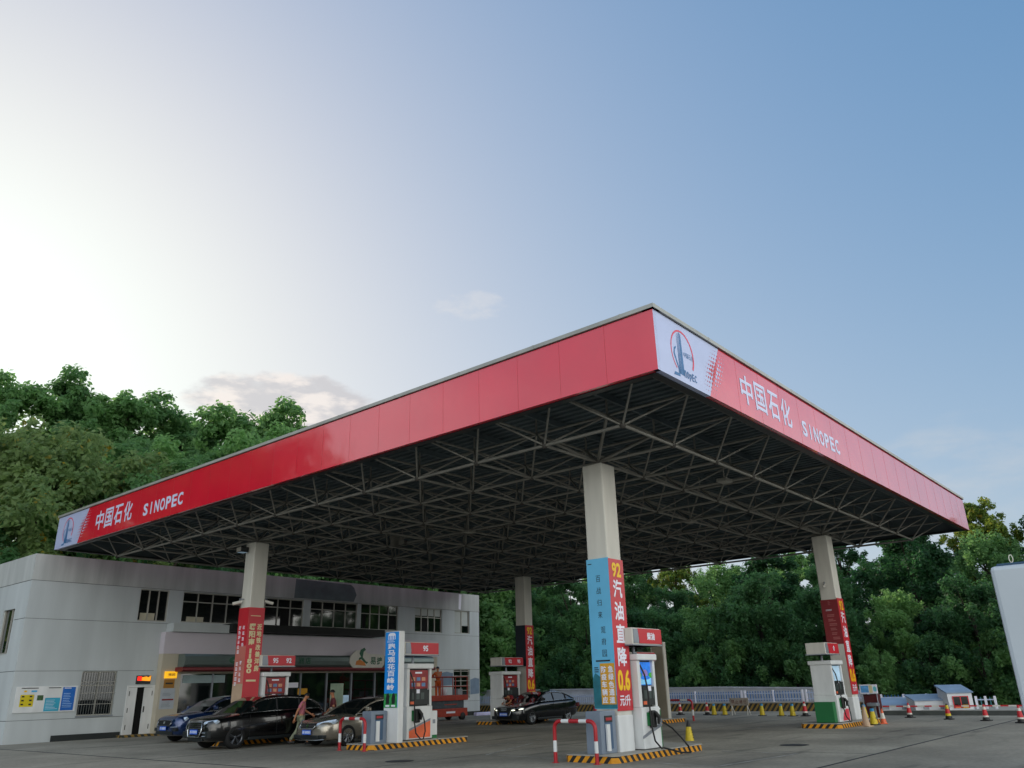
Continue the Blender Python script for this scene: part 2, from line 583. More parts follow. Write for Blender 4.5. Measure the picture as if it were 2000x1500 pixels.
# ------------------------------------------------------------------ fuel canopy
X0, Y0, LX, LY, ZB, ZT = 13.385, 7.35, 26.54, 29.6, 7.594, 8.947
X1, Y1 = X0+LX, Y0+LY
BX, BY, OX, OY, ZN, ZC = 2.29, 2.283, 1.566, 1.91, 7.19, 7.97
canopy = thing('fuel_canopy', 'huge flat red edged filling station canopy on a steel space frame', 'canopy')
def fascia(name, o, ru, length, inward, logo=None):
    b = B()
    o, inward = Vector(o), Vector(inward)
    r, u = ru
    H = ZT-ZB
    def slab(a0, a1, m, mitre0=0, mitre1=0):
        # a0/a1 lists (bottom, top) along r
        P = [o+r*a0[0], o+r*a1[0], o+r*a1[1]+u*H, o+r*a0[1]+u*H]
        Q_ = [p+inward*.12 for p in P]
        b.add(P+Q_, [(0, 1, 2, 3), (0, 4, 5, 1), (2, 6, 7, 3), (1, 5, 6, 2), (0, 3, 7, 4)], m)
        b.add(Q_, [(3, 2, 1, 0)], DECK)
    if logo:
        slab((0, 0), (2.25, 2.95), FWHITE)
        slab((2.25, 2.95), (length, length), RED)
    else:
        slab((0, 0), (length, length), RED)
    n = int(length/1.22)
    for i in range(1, n):
        x = i*length/n
        if logo and x < 3:
            continue
        b.box((-.003, -.001, 0), (.003, .002, 1), REDSEAM, Matrix(((r.x, -inward.x, 0, o.x+r.x*x), (r.y, -inward.y, 0, o.y+r.y*x), (0, 0, H, o.z), (0, 0, 0, 1))))
    p = b.build(name, canopy)
    # bottom flashing, coping
    c = B()
    A = o-inward*.05+u*(H+.02)
    M_ = Matrix(((r.x, inward.x, 0, A.x), (r.y, inward.y, 0, A.y), (0, 0, 1, A.z), (0, 0, 0, 1)))
    c.box((-.05, 0, 0), (length+.05, .3, .09), TRIM, M_)
    k = 0
    while k*2.4 < length:
        c.box((k*2.4, -.004, -.004), (k*2.4+.05,   .02, .095), TRIM, M_)
        k += 1
    c.build('gutter_trim', canopy)
    if logo:
        e = B()
        oo = o-inward*.004
        P = lambda x, z: oo+r*x+u*z
        # halftone dots
        e_, e = e, B()
        for row in range(11):
            z = .12+row*.112
            edge = 2.25+.7*z/H
            size = .058*math.exp(-((row-5)/3.6)**2)+.006
            for k in range(1, 5):
                q = size*(1-.22*k)
                if q > .006:
                    e.disc(P(edge-.1*k-.02, z), ru, q, q, REDS, 8)
                    e.disc(P(edge+.11*k+.02, z), ru, q, q, FWHITE, 8)
            e.disc(P(edge, z), ru, size*.9, size*1.05, REDS, 8)
        e.build('halftone_edge', canopy)
        e = e_
        BLU = mat('logo_blue', '#27689e', .35, var=.05)
        RR = mat('logo_red', '#d8324c', .35, var=.05)
        cx, cz = 1.13, .68
        e.ring(P(cx, cz), ru, .5, .54, .055, RR, -32, 205, t2=.03)
        e.ring(P(cx, cz), ru, .5, .54, .03, RR, 205, 232)
        for q, ww in ((-.21, .02), (-.165, .028), (-.11, .05), (-.05, .03)):
            e.flat([(q-.0, -.52), (q+ww+.02, -.52), (q+ww, .48-abs(q+.1)*.6), (q+.01, .48-abs(q+.1)*.6)], P(cx, cz), ru, BLU)
        e.flat([(-.42, -.52), (-.25, -.52), (-.25, -.42), (-.33, -.25), (-.4, -.1), (-.36, .05), (-.27, .1), (-.28, .05), (-.335, 0), (-.345, -.08), (-.27, -.26), (-.19, -.42), (-.2, -.58), (-.46, -.6)], P(cx, cz), ru, BLU)
        for i, ch in enumerate('nopec'):
            e.text(ch.upper() if ch in 'ec' else ch, BLU, P(cx+.03+.115*i, cz-.46+(-.03 if ch == 'p' else 0)), ru, .085, .17, .01)
        for i, ch in enumerate('中国石化'):
            e.text(ch, BLU, P(cx+.08+.115*i, cz+.0), ru, .1, .12, 0)
        e.build('emblem', canopy)
        L = B()
        for i, ch in enumerate('中国石化'):
            L.text(ch, FLET, P(logo[0]+.8*(i+.5), .62+.05), ru, .66, .76, .018)
        for i, ch in enumerate('SINOPEC'):
            L.text(ch, FLET, P(logo[1]+.2+.42*i, .5), ru, .345 if ch != 'I' else .085, .45, .03)
        L.build('lettering', canopy)
    return p
REDSEAM = mat('red_panel_joint', (.45, .01, .02), .3, var=.1)
fascia('fascia_panel', (X0, Y1, ZB), XN, LY, (1, 0, 0), (3.72, 7.75))
fascia('fascia_panel', (X0+.002, Y0, ZB), YN, LX-.004, (0, 1, 0), (3.87, 7.68))
fascia('fascia_panel', (X1, Y0+.002, ZB), (Vector((0, 1, 0)), Vector((0, 0, 1))), LY-.004, (-1, 0, 0))
fascia('fascia_panel', (X1-.002, Y1, ZB), (Vector((-1, 0, 0)), Vector((0, 0, 1))), LX-.004, (0, -1, 0))
d = B()
d.box((X0+.125, Y0+.125, 8.62), (X1-.125, Y1-.125, 8.9), DECK)
x = X0+.3
while x < X1-.3:
    d.box((x, Y0+.13, 8.56), (x+.09, Y1-.13, 8.62), DECK)
    x += .3
d.build('roof_deck', canopy)
pu = B()
for i in range(12):
    yy = Y0+OY+(i-.5)*BY
    pu.box((X0+.13, yy-.04, 8.4), (X1-.13, yy+.04, 8.555), DECK)
pu.build('purlin', canopy)
# under-edge flashing
fl = B()
for a, b in (((X0+.122, Y0+.122), (X0+.3, Y1-.122)), ((X0+.3, Y0+.122), (X1-.3, Y0+.3)), ((X1-.3, Y0+.122), (X1-.122, Y1-.122)), ((X0+.3, Y1-.3), (X1-.3, Y1-.122))):
    fl.box((*a, ZB-.02), (*b, ZB+.06), DARK)
fl.build('edge_flashing', canopy)
NI, NJ = 11, 12
def bn(i, j): return Vector((X0+OX+i*BX, Y0+OY+j*BY, ZN))
def tn(i, j): return Vector((X0+OX+(i-.5)*BX, Y0+OY+(j-.5)*BY, ZC))
HUB = mat('frame_node', '#4a4743', .6, .2, var=.2)
for j in range(NJ):
    b = B()
    b.tube([bn(0, j), bn(NI-1, j)], .043, STEEL, 6)
    for i in range(NI):
        b.lathe([(.0, -.085), (.06, -.06), (.085, 0), (.06, .06), (0, .085)], bn(i, j), HUB, 8)
    b.build('bottom_chord', canopy)
    w = B()
    for i in range(NI):
        for di in (0, 1):
            for dj in (0, 1):
                rr = .05 if (i, j) in ((1, 1), (8, 1), (1, 8), (8, 8)) else .03
                w.tube([bn(i, j), tn(i+di, j+dj)], rr, STEEL, 5, False)
    w.build('web_bracing', canopy)
for i in range(NI):
    B().tube([bn(i, 0), bn(i, NJ-1)], .043, STEEL, 6).build('bottom_chord', canopy)
for j in range(NJ+1):
    B().tube([tn(0, j), tn(NI, j)], .036, STEEL, 6).build('top_chord', canopy)
for i in range(NI+1):
    b = B().tube([tn(i, 0), tn(i, NJ)], .036, STEEL, 6)
    for j in range(NJ+1):
        b.tube([tn(i, j), tn(i, j)+Vector((0, 0, .45))], .03, STEEL, 5, False)
    b.build('top_chord', canopy)
# ------------------------------------------------------------------ columns
CX, CY = (17.24, 33.27), (11.54, 27.52)
HW = .31
SKYB = mat('poster_sky_blue', '#5fb0d8', .4, var=.12, vs=.8)
TEAL = mat('poster_teal', '#1d6a78', .4, var=.35, vs=3)
GOLD = mat('poster_gold', '#d29a22', .4, var=.06)
SALM = mat('poster_salmon', '#b9685c', .45, var=.2, vs=1)
TAN = mat('poster_tan', '#b59a80', .45, var=.1)
CREAM = mat('poster_cream', '#d8cda0', .4, var=.1)
def price_panel(col):
    b = B()
    x, y = HW+.02, -HW-.025
    b.box((-HW-.02, y, 1.05), (HW+.02, -HW-.002, 4.6), REDS)
    p = b.build('price_banner', col)
    L = B()
    o = lambda z: Vector((0, y-.004, z))
    L.text('92', YEL, o(4.33), YN, .4, .36, .03)
    for i, ch in enumerate('汽油直降'):
        L.text(ch, LET, o(3.87-.535*i), YN, .39, .44, .026)
    L.text('0.6', YEL, o(1.73), YN, .52, .47, .035)
    L.text('元/升', LET, o(1.28), YN, .46, .25, .022)
    L.build('lettering', p)
def column(ix, iy, label):
    c = thing('canopy_column', label, 'column', (CX[ix], CY[iy], 0), 'columns carrying the canopy')
    B().bbox((-HW, -HW, .15), (HW, HW, 7.08), OFFW, .035).build('shaft', c)
    B().bbox((-HW-.012, -HW-.012, .15), (HW+.012, HW+.012, .96), WHITE, .03).build('base_cladding', c)
    B().box((-.22, -.22, 7.08), (.22, .22, 7.12), STEEL).build('bearing_plate', c)
    return c
PO = lambda y, z: Vector((-HW-.029, y, z))
def left_panel(col, z0, z1, m):
    b = B().box((-HW-.025, -HW-.02, z0), (-HW-.002, HW+.02, z1), m)
    return b.build('advert_banner', col)
cnear = column(0, 0, 'nearest square column with sky blue advert and red price banner')
price_panel(cnear)
p = left_panel(cnear, 1.1, 4.62, SKYB)
L = B()
L.vtext('百战归来', INK, PO(-.0, 4.2), XN, .13, .16, .29)
L.vtext('观府园', INK, PO(-.06, 2.97), XN, .13, .16, .27)
L.bars(PO(.2, 4.5), XN, .18, .04, 1, INK, 1)
L.bars(PO(0, 2.18), XN, .42, .07, 1, INK, 2)
L.bars(PO(.19, 1.98), XN, .16, .14, 3, INK, 3)
L.build('lettering', p)
gp = B()
gp.flat([(-.33, -.28), (.33, -.28), (.33, .0), (.1, .1), (0, .03), (-.1, .42), (-.25, .52), (-.33, .4)], PO(0, 1.39)+Vector((.002, 0, 0)), XN, TEAL)
gp.build('landscape_picture', p)
gq = B()
gq.box((-HW-.034, -HW+.0, 1.2), (-HW-.0255, .1, 2.12), GOLD)
gq.vtext('防疫车辆应', LET, PO(.03-.035, 2.06)-Vector((.01, 0, 0)), XN, .15, .15, .172, .03)
gq.vtext('急绿色通道', LET, PO(-.205, 2.06)-Vector((.01, 0, 0)), XN, .15, .15, .172, .03)
gq.build('notice_plate', p)
cleft = column(0, 1, 'square column behind the black SUV with red property advert banners')
p = B().box((-HW-.02, -HW-.025, .95), (HW+.02, -HW-.002, 4.66), REDS).build('advert_banner', cleft)
L = B()
o = lambda x, z: Vector((x, -HW-.029, z))
L.vtext('近地铁改善洋房', CREAM, o(.16, 4.08), YN, .2, .21, .242, .035)
L.vtext('曙阳南', CREAM, o(-.13, 4.08), YN, .25, .23, .262, .04)
L.vtext('11800', CREAM, o(-.14, 3.2), YN, .2, .16, .172, .045)
L.bars(o(0, 4.36), YN, .5, .05, 1, CREAM, 5)
L.bars(o(0, 2.1), YN, .44, .13, 1, CREAM, 6)
L.bars(o(0, 1.55), YN, .4, .05, 1, SALM, 7)
L.disc(o(.02, 1.24), YN, .12, .17, LET)
L.build('lettering', p)
p = left_panel(cleft, .95, 4.66, SALM)
L = B()
L.box((-HW-.028, -HW-.02, .95), (-HW-.026, HW+.02, 2.0), TAN)
L.box((-HW-.028, -HW-.02, 3.3), (-HW-.026, HW+.02, 4.66), REDS)
for k, (yy, n, z) in enumerate(((.16, 6, 4.05), (-.1, 4, 4.05), (.16, 5, 2.78), (-.1, 4, 2.82))):
    for i in range(n):
        L.bars(PO(yy, z-.1-(.2 if n < 5 else .17)*i)-Vector((.003, 0, 0)), XN, .15, .13, 3, LET, k*10+i, .6)
L.disc(PO(0, 1.2)-Vector((.003, 0, 0)), XN, .13, .16, LET)
L.build('lettering', p)
cright = column(1, 0, 'rightmost square column with dark red banner and red price banner')
price_panel(cright)
p = left_panel(cright, 2.88, 4.56, RED2)
L = B()
PINK = mat('faded_pink_print', '#a05a58', .5, var=.15)
for i in range(6):
    L.bars(PO(.0-.02*i, 3.95-.17*i), XN, .3, .11, 2, PINK, i, .6)
L.bars(PO(.02, 4.16), XN, .3, .07, 2, LET, 9, .35)
L.bars(PO(0, 4.42), XN, .1, .16, 4, PINK, 8, .4)
L.build('lettering', p)
cback = column(1, 1, 'farthest square column, price banner behind the black saloon car')
price_panel(cback)
left_panel(cback, 2.6, 4.6, mat('dark_blue_banner', '#16222e', .5, var=.2))
# ------------------------------------------------------------------ islands
def island(cx, cy, w2, l0, l1, label):
    o = thing('fuel_island', label, 'island', (cx, cy, 0), 'raised fuel islands with hazard striped kerbs')
    r = .12
    poly = [(l0+r, -w2), (l1-r, -w2), (l1, -w2+r), (l1, w2-r), (l1-r, w2), (l0+r, w2), (l0, w2-r), (l0, -w2+r)]
    b = B()
    n = len(poly)
    b.add([(x, y, 0) for x, y in poly]+[(x, y, .145) for x, y in poly], [(i, (i+1) % n, (i+1) % n+n, i+n) for i in range(n)], STRIPE)
    b.build('kerb', o)
    pl = B()
    q = [(x*1.0+(.012 if x > 0 else -.012), y*1.02) for x, y in poly]
    pl.add([(x, y, .145) for x, y in q]+[(x, y, .17) for x, y in q], [(i, (i+1) % n, (i+1) % n+n, i+n) for i in range(n)]+[tuple(range(n, 2*n)), tuple(range(n-1, -1, -1))], CONC)
    pl.build('platform', o)
    return o
RA, RB, RC = 11.54, 20.4, 27.5
island(18.1, RA, .72, -2.0, 2.05, 'near fuel island with blue advert column and pump with looping hose')
island(18.6, RB, .62, -1.9, 2.3, 'fuel island carrying the slim blue totem and the 95 pump')
island(18.1, RC, .62, -2.0, 2.05, 'fuel island half hidden behind the black SUV')
island(32.1, RA, .72, -2.0, 2.4, 'right fuel island under the rightmost column')
island(32.2, 19.75, .62, -2.0, 2.1, 'middle rear fuel island with a beige slab behind the near pump')
island(32.1, RC, .62, -2.0, 2.2, 'farthest fuel island hidden behind the black saloon')
# ------------------------------------------------------------------ fuel pumps
SCR = mat('pump_screen', '#2f78d8', .2, var=.3, vs=4, emit=.35)
SCRW = mat('pump_screen_pale', '#bcdcf4', .25, var=.1, vs=3, emit=.12)
SCRG = mat('pump_screen_green', '#3f9a3c', .2, var=.3, vs=6, emit=.25)
SCRP = mat('pump_poster_red', '#8e1b22', .35, var=.3, vs=6)
ORA = mat('orange_swoosh', '#e2683c', .4, var=.2, vs=2)
PINKR = mat('pink_swoosh', '#d23c50', .4, var=.1)
def pump(loc, label, style, side='green', w=1.0, sz=1.):
    # front faces -Y; local x 0..w, y 0..0.85
    o = thing('fuel_pump', label, 'fuel pump', loc, 'fuel pumps')
    o.scale = (1, 1, sz)
    b = B()
    b.bbox((0, .02, .02), (w, .85, .98), WHITE, .02)
    b.bbox((0, .06, .98), (.13, .82, 2.1), WHITE, .015)
    b.bbox((w-.1, .06, .98), (w, .82, 2.1), WHITE, .015)
    b.box((.13, .16, .98), (w-.1, .8, 2.1), DARK)
    b.box((0.02, .04, .0), (w-.02, .83, .02), BLACK)
    b.build('housing', o)
    B().bbox((-.04, -.0, 2.1), (w+.04, .88, 2.26), WHITE, .03).build('top_cap', o)
    e = B()
    e.box((.14, .12, 1.5), (w-.12, .158, 2.06), {'screen': SCR, 'poster': SCRP, 'pale': SCRW}[style])
    cx = .14+(w-.26)/2
    if style == 'screen':
        e.rect((cx, .116, 1.62), YN, w-.3, .2, mat('screen_pale_blue', '#7fc4ea', .2, var=.15, vs=5, emit=.3))
        e.disc((cx-.25, .114, 1.74), YN, .09, .08, SCRG).disc((cx+.26, .114, 1.74), YN, .1, .07, SCRG)
        e.disc((cx, .112, 1.77), YN, .12, .11, mat('screen_mauve', '#8d78b4', .3, var=.2, emit=.2))
        e.disc((cx, .110, 1.68), YN, .22, .05, SCR)
    if style == 'poster':
        for i in range(3):
            for k in range(2):
                e.rect((cx-.22+.22*i, .116, 1.62+.17*k), YN, .16, .11, [mat('print_blue', '#5d7fa8', .4, var=.3, vs=9), mat('print_peach', '#c98f70', .4, var=.3, vs=9)][(i+k) % 2])
        e.rect((cx, .116, 1.98), YN, .3, .05, LET)
    e.build('display', o)
    k = B()
    k.box((.13, .07, 1.02), (w-.1, .158, 1.46), DARK)
    for q in range(3):
        k.rect((.3+.2*q, .066, 1.28), YN, .14, .2, mat('lcd_grey', '#3f4a48', .3, var=.2))
    k.rect((.5, .064, 1.42), YN, .14, .12, LET)
    k.rect((.25, .064, 1.08), YN, .16, .08, ORA)
    k.build('keypad_panel', o)
    nz = B()
    nz.box((.2, -.02, .55), (.27, .02, .86), GREEN if side != 'none' else DARK)
    nz.bbox((.28, -.09, .5), (.48, .02, .9), BLACK, .03)
    nz.tube([(.4, -.1, .85), (.46, -.16, .74), (.44, -.14, .58)], [.05, .055, .03], BLACK, 8)
    nz.tube([(.46, -.13, .72), (.52, -.15, .7), (.56, -.15, .62)], .025, GREYM, 8)
    nz.build('nozzle', o)
    h = B()
    h.tube([(.18, .1, 2.0), (.24, .02, 1.75), (.27, -.03, 1.3), (.25, -.05, .95), (.22, -.08, .55), (.26, -.12, .2), (.38, -.2, .03), (.5, -.2, .03)]
           + ([(.8, -.5, -.09), (1.2, -.5, -.12), (1.42, -.35, .0), (1.38, -.2, .2), (1.1, -.12, .45), (.7, -.14, .6), (.56, -.15, .65)] if style == 'screen' else [(.62, -.16, .25), (.6, -.15, .5), (.56, -.15, .62)]), .021, BLACK, 8)
    h.build('hose', o)
    sw = B()
    if style == 'poster':
        sw.flat([(-.46, -.3), (.46, -.3), (.46, .18), (.1, .08), (-.46, -.1)], (w/2, .016, .36), YN, ORA)
        sw.flat([(-.46, -.1), (.1, .08), (.46, .18), (.46, .25), (.1, .14), (-.46, -.03)], (w/2, .014, .36), YN, GREYM)
    elif style == 'pale':
        sw.flat([(-.25, -.3), (.46, -.3), (.46, .1), (.2, .12), (-.1, -.02)], (w/2, .016, .36), YN, PINKR)
    else:
        sw.flat([(-.46, -.05), (.46, .22), (.46, .32), (-.46, .02)], (w/2, .016, .3), YN, GREYM)
    sw.build('swoosh_decal', o)
    if side == 'green':
        B().box((w+.002, .1, .02), (w+.16, .7, .9), GREEN).box((w+.002, .1, .9), (w+.16, .7, .93), WHITE).build('side_panel', o)
    elif side == 'white':
        x = B().bbox((w+.01, .1, .1), (w+.3, .6, .82), WHITE, .01).box((w+.01, .12, 0), (w+.3, .58, .1), GREEN)
        x.rect((w+.15, .096, .5), YN, .12, .12, GREYM)
        x.build('side_panel', o)
    elif side == 'leftgreen':
        B().box((-.3, .1, .02), (-.002, .75, .75), GREEN).build('side_panel', o)
    return o
pump((17.62, 10.98, .17), 'near pump with a bright blue picture screen and looping hose', 'screen', 'green', .82, .955)
pump((18.3, 19.98, .17), 'pump beside the blue totem with red poster and orange swoosh', 'poster', 'white', 1.1)
pump((17.68, 27.05, .17), 'pump behind the walking man and black SUV', 'poster', 'none', 1.12, .98)
pump((30.55, 10.95, .17), 'right pump with pale blue screen, green left side and pink swoosh', 'pale', 'leftgreen', 1.1, .92)
pump((31.0, 27.1, .17), 'far pump behind the black saloon, attendant bending before it', 'poster', 'none', 1.35, .97)
pump((30.9, 19.35, .17), 'pump mostly hidden behind the near pump', 'poster', 'none', 1.1)
# number signs over pumps
def numsign(loc, w, txt, label, dpt=.75):
    o = thing('grade_sign', label, 'sign', loc, 'fuel grade signs over the pumps')
    b = B()
    b.bbox((0, .03, 0), (w, dpt, .42), OFFW, .025)
    b.box((-.02, 0.0, .0), (w+.02, dpt+.03, .03), GREYM)
    b.build('case', o)
    B().box((.05, .012, .055), (.28, .03, .39), GREYM).build('end_plate', o)
    r = B()
    r.prism([(.3, .05), (w+.0, .05), (w+.0, .4), (.24, .4)], (0, .008, 0), *YN, (0, .02, 0), REDS)
    f = r.build('face_panel', o)
    L = B()
    n = len(txt)
    for i, tx in enumerate(txt):
        xx = .3+(w-.3)*(i+.5)/n
        L.text(tx, LET, (xx, .003, .225), YN, None, .18, .03)
    L.build('lettering', f)
    h = B().tube([(w*.5, dpt*.6, -.25), (w*.5, dpt*.6, 0)], .04, GREYM)
    h.build('stem', o)
    return o
numsign((17.4, 10.95, 2.52), 1.35, ['柴油'], 'red diesel grade sign reading 柴油 over the near pump')
numsign((18.15, 19.98, 2.67), 1.5, ['95'], 'red 95 grade sign beside the blue totem')
numsign((17.5, 27.0, 2.56), 1.45, ['95', '92'], 'red sign with 95 and 92 right of the red advert column')
numsign((30.2, 10.95, 2.44), 1.3, ['0'], 'small red grade sign before the rightmost column')
numsign((30.95, 27.1, 2.6), 1.65, ['92', '95'], 'far red grade sign above the pump by the dark saloon')
numsign((30.8, 19.4, 2.5), 1.7, ['95'], 'red grade sign peeking out behind the near white pump')
# ------------------------------------------------------------------ slim totems
TBLUE = mat('totem_blue', '#0f7fd0', .3, var=.1, vs=.7, emit=.12)
TGRN = mat('totem_green', '#2f8f4a', .35, var=.5, vs=9, emit=.05)
def totem(loc, label, printed):
    o = thing('advert_totem', label, 'totem', loc, 'slim upright totems on the islands')
    B().bbox((0, 0, 0), (.22, .66, 3.2), WHITE if printed else OFFW, .02).build('post', o)
    if printed:
        b = B()
        b.box((-.02, .03, .98), (-.002, .63, 3.18), TBLUE)
        b.rect((-.022, .33, 1.18), XN, .6, .4, TGRN)
        f = b.build('advert_panel', o)
        L = B()
        q = lambda y, z: Vector((-.026, .33+y, z))
        L.vtext('跑马观花百峰岭', LET, q(0, 2.84), XN, .34, .17, .2, .03)
        L.bars(q(0, 2.9), XN, .44, .07, 2, LET, 3, .35)
        L.flat([(-.17, -.1), (.17, -.1), (.17, .05), (.1, .1), (-.1, .1), (-.17, .05)], q(0, 3.05), XN, LET)
        for k in range(4):
            L.rect(q(-.12+.08*k, 3.01)-Vector((.002, 0, 0)), XN, .04, .11, TBLUE)
        for yy in (-.13, .13):
            L.flat([(-.07, -.16), (.07, -.16), (.09, .05), (.03, .16), (-.05, .12), (-.08, 0)], q(yy, 1.24), XN, INK)
            L.rect(q(yy, 1.03), XN, .18, .05, LET)
        L.build('lettering', f)
    else:
        B().bbox((-.012, .05, .03), (-.002, .61, 3.16), mat('beige_panel', '#8d8574', .6, var=.12), .004).build('blank_panel', o)
    return o
totem((17.42, 19.44, .17), 'slim white totem with bright blue vertical advert', True)
totem((33.1, 19.3, .17), 'plain beige totem slab behind the near pump', False)
# ------------------------------------------------------------------ bins
def bin_(loc, label):
    o = thing('service_bin', label, 'bin', loc, 'grey bins on the islands')
    G2 = mat('bin_grey', '#7b8796', .5, .2, var=.08)
    B().bbox((0, 0, 0), (.62, .42, .9), G2, .015).build('body', o)
    s_ = B().box((.16, -.012, .1), (.46, -.002, .72), mat('bin_blue_recess', '#3c5876', .5)).box((.16, -.016, .66), (.46, -.004, .8), DARK)
    s_.rect((.31, -.02, .73), YN, .24, .06, REDP)
    s_.build('slot_panel', o)
    B().box((.17, -.06, .06), (.29, -.013, .62), WHITE).build('towel_holder', o)
    return o
bin_((16.22, 11.25, .17), 'grey bin at the foot of the blue advert column')
bin_((16.78, 19.9, .17), 'grey bin beside the foot of the blue totem')
# ------------------------------------------------------------------ guard hoops
def hoop(loc, w, label, rz=0., h=.88):
    o = thing('guard_hoop', label, 'barrier', loc, 'red and white guard hoops')
    o.rotation_euler = (0, 0, rz)
    r = .045
    rc = .16
    pts = [Vector((0, -w/2, 0)), Vector((0, -w/2, .23)), Vector((0, -w/2, .47)), Vector((0, -w/2, h-rc))]
    arc = [Vector((0, -w/2+rc-rc*math.cos(a), h-rc+rc*math.sin(a))) for a in [R(x) for x in (18, 36, 54, 72, 90)]]
    q1 = [pts[0], pts[1]]
    b = B()
    b.tube([pts[0], pts[1]], r, REDP, 10).tube([pts[1], pts[2]], r, WHITE, 10).tube([pts[2], pts[3]]+arc, r, REDP, 10)
    m = lambda p: Vector((0, -p.y, p.z))
    b.tube([m(pts[0]), m(pts[1])], r, REDP, 10).tube([m(pts[1]), m(pts[2])], r, WHITE, 10).tube([m(p) for p in [pts[2], pts[3]]+arc], r, REDP, 10)
    y0 = -w/2+rc
    n = 5
    seg = [y0+.06, y0+.06+(abs(y0)*2-.12)*.3, y0+.06+(abs(y0)*2-.12)*.7, -y0-.06]
    b.tube([(0, y0, h), (0, seg[0], h)], r, REDP, 10).tube([(0, seg[0], h), (0, seg[1], h)], r, WHITE, 10).tube([(0, seg[1], h), (0, seg[2], h)], r, REDP, 10).tube([(0, seg[2], h), (0, seg[3], h)], r, WHITE, 10).tube([(0, seg[3], h), (0, -y0, h)], r, REDP, 10)
    b.build('rail', o)
    f = B()
    for sgn in (-1, 1):
        f.lathe([(0, .012), (.09, .012), (.09, 0)], (0, sgn*w/2, 0), REDP, 12)
    f.build('foot_plate', o)
    return o
hoop((15.85, 11.72, 0), 1.15, 'red and white hoop before the blue advert column')
hoop((16.45, 20.35, 0), 1.15, 'red and white hoop before the grey bronze saloon')
hoop((34.8, 19.9, 0), 1.7, 'dull red hoop beyond the beige slab')
# ------------------------------------------------------------------ cones
CR = mat('cone_red', '#c3202a', .5, var=.08)
CW = mat('cone_white', '#d6d2c8', .5, var=.08)
CY_ = mat('cone_yellow', '#cdb41d', .5, var=.15, vs=8)
CB = mat('cone_blue', '#2a86b8', .5, var=.1)
CT = mat('cone_tan', '#b3987c', .6, var=.2)
def cone(kind):
    o = thing('traffic_cone', 'x', 'cone')
    b = B()
    base = B()
    if kind == 'rw':
        base.bbox((-.2, -.2, 0), (.2, .2, .05), BLACK, .015).lathe([(.16, .05), (.13, .17)], (0, 0, 0), BLACK)
        b.lathe([(.13, .17), (.122, .24)], (0, 0, 0), CW).lathe([(.122, .24), (.085, .5)], (0, 0, 0), CR).lathe([(.085, .5), (.06, .62)], (0, 0, 0), CW).lathe([(.06, .62), (.035, .72), (.0, .73)], (0, 0, 0), CR)
    elif kind == 'ry':
        base.bbox((-.2, -.2, 0), (.2, .2, .05), BLACK, .015).lathe([(.16, .05), (.13, .17)], (0, 0, 0), BLACK)
        b.lathe([(.13, .17), (.118, .28)], (0, 0, 0), CY_).lathe([(.118, .28), (.085, .5)], (0, 0, 0), CR).lathe([(.085, .5), (.055, .66)], (0, 0, 0), CY_).lathe([(.055, .66), (.03, .72), (.0, .73)], (0, 0, 0), BLACK)
    elif kind == 'yb':
        base.bbox((-.24, -.2, 0), (.24, .2, .045), BLACK, .015)
        b.lathe([(.17, .045), (.15, .2), (.09, .58)], (0, 0, 0), CY_).lathe([(.095, .58), (.09, .7), (.0, .71)], (0, 0, 0), CB)
        b.text('小心', INK, (0, -.155, .3), YN, .18, .1, .01)
    elif kind == 'yk':
        base.lathe([(0, 0), (.17, 0), (.165, .02)], (0, 0, 0), CY_)
        b.lathe([(.165, .02), (.15, .12), (.095, .5)], (0, 0, 0), CY_).lathe([(.085, .5), (.08, .56), (.045, .68), (0, .76)], (0, 0, 0), BLACK)
        for i in range(4):
            b.rect((0, -.165+.014*i, .12+.09*i), YN, .09, .035, INK)
    elif kind == 'tan':
        base.bbox((-.2, -.2, 0), (.2, .2, .04), CT, .015)
        b.lathe([(.15, .04), (.03, .78), (0, .79)], (0, 0, 0), CT)
    elif kind == 'or':
        base.bbox((-.18, -.18, 0), (.18, .18, .04), ORA, .015)
        b.lathe([(.14, .04), (.11, .25)], (0, 0, 0), ORA).lathe([(.11, .25), (.07, .5)], (0, 0, 0), CW).lathe([(.07, .5), (.03, .7), (0, .71)], (0, 0, 0), ORA)
    b.build('cone_body', o)
    base.build('cone_base', o)
    return o
GC = 'traffic cones around the forecourt'
protos = {k: cone(k) for k in ('rw', 'ry', 'yb', 'yk', 'tan', 'or')}
used = set()
def put(kind, x, y, z, label, sc=1.):
    o = protos[kind]
    if kind in used:
        o = dup(o)
    used.add(kind)
    o.location = (x, y, z)
    o.scale = (sc, sc, sc)
    o.rotation_euler = (0, 0, random.uniform(-.3, .3))
    tag(o, label, 'cone', GC)
put('rw', 41.0, 23.2, 0, 'red and white cone just right of the beige slab', .85)
put('rw', 41.0, 21.6, 0, 'red and white cone left of the yellow cones by the railing', .85)
put('yb', 40.7, 21.05, 0, 'blue tipped yellow cone next to a red and white cone', .78)
put('yb', 40.7, 20.45, 0, 'yellow cone closest left of the rusty board on legs', .78)
put('yb', 40.2, 18.2, 0, 'lone yellow cone right of the rusty board on legs', .78)
put('yb', 39.8, 17.05, 0, 'left one of two yellow cones near the right pump', .78)
put('yb', 39.7, 16.45, 0, 'right one of two yellow cones near the right pump', .78)
put('rw', 39.6, 15.8, 0, 'red and white cone left of the right pump', .9)
put('rw', 38.4, 10.85, 0, 'red and white cone before the low white lidded box', .8)
put('ry', 37.0, 9.02, 0, 'red and yellow cone before the white hut with red door', .8)
put('rw', 36.0, 7.5, 0, 'red and white cone by the bare end of the raised kerb', .8)
put('rw', 34.6, 6.12, 0, 'red and white cone partly behind the white lorry', .8)
put('rw', 40.5, 28.4, 0, 'red and white cone behind the boot of the black saloon')
put('yk', 23.2, 12.9, 0, 'yellow cone with black tip behind the near island', .78)
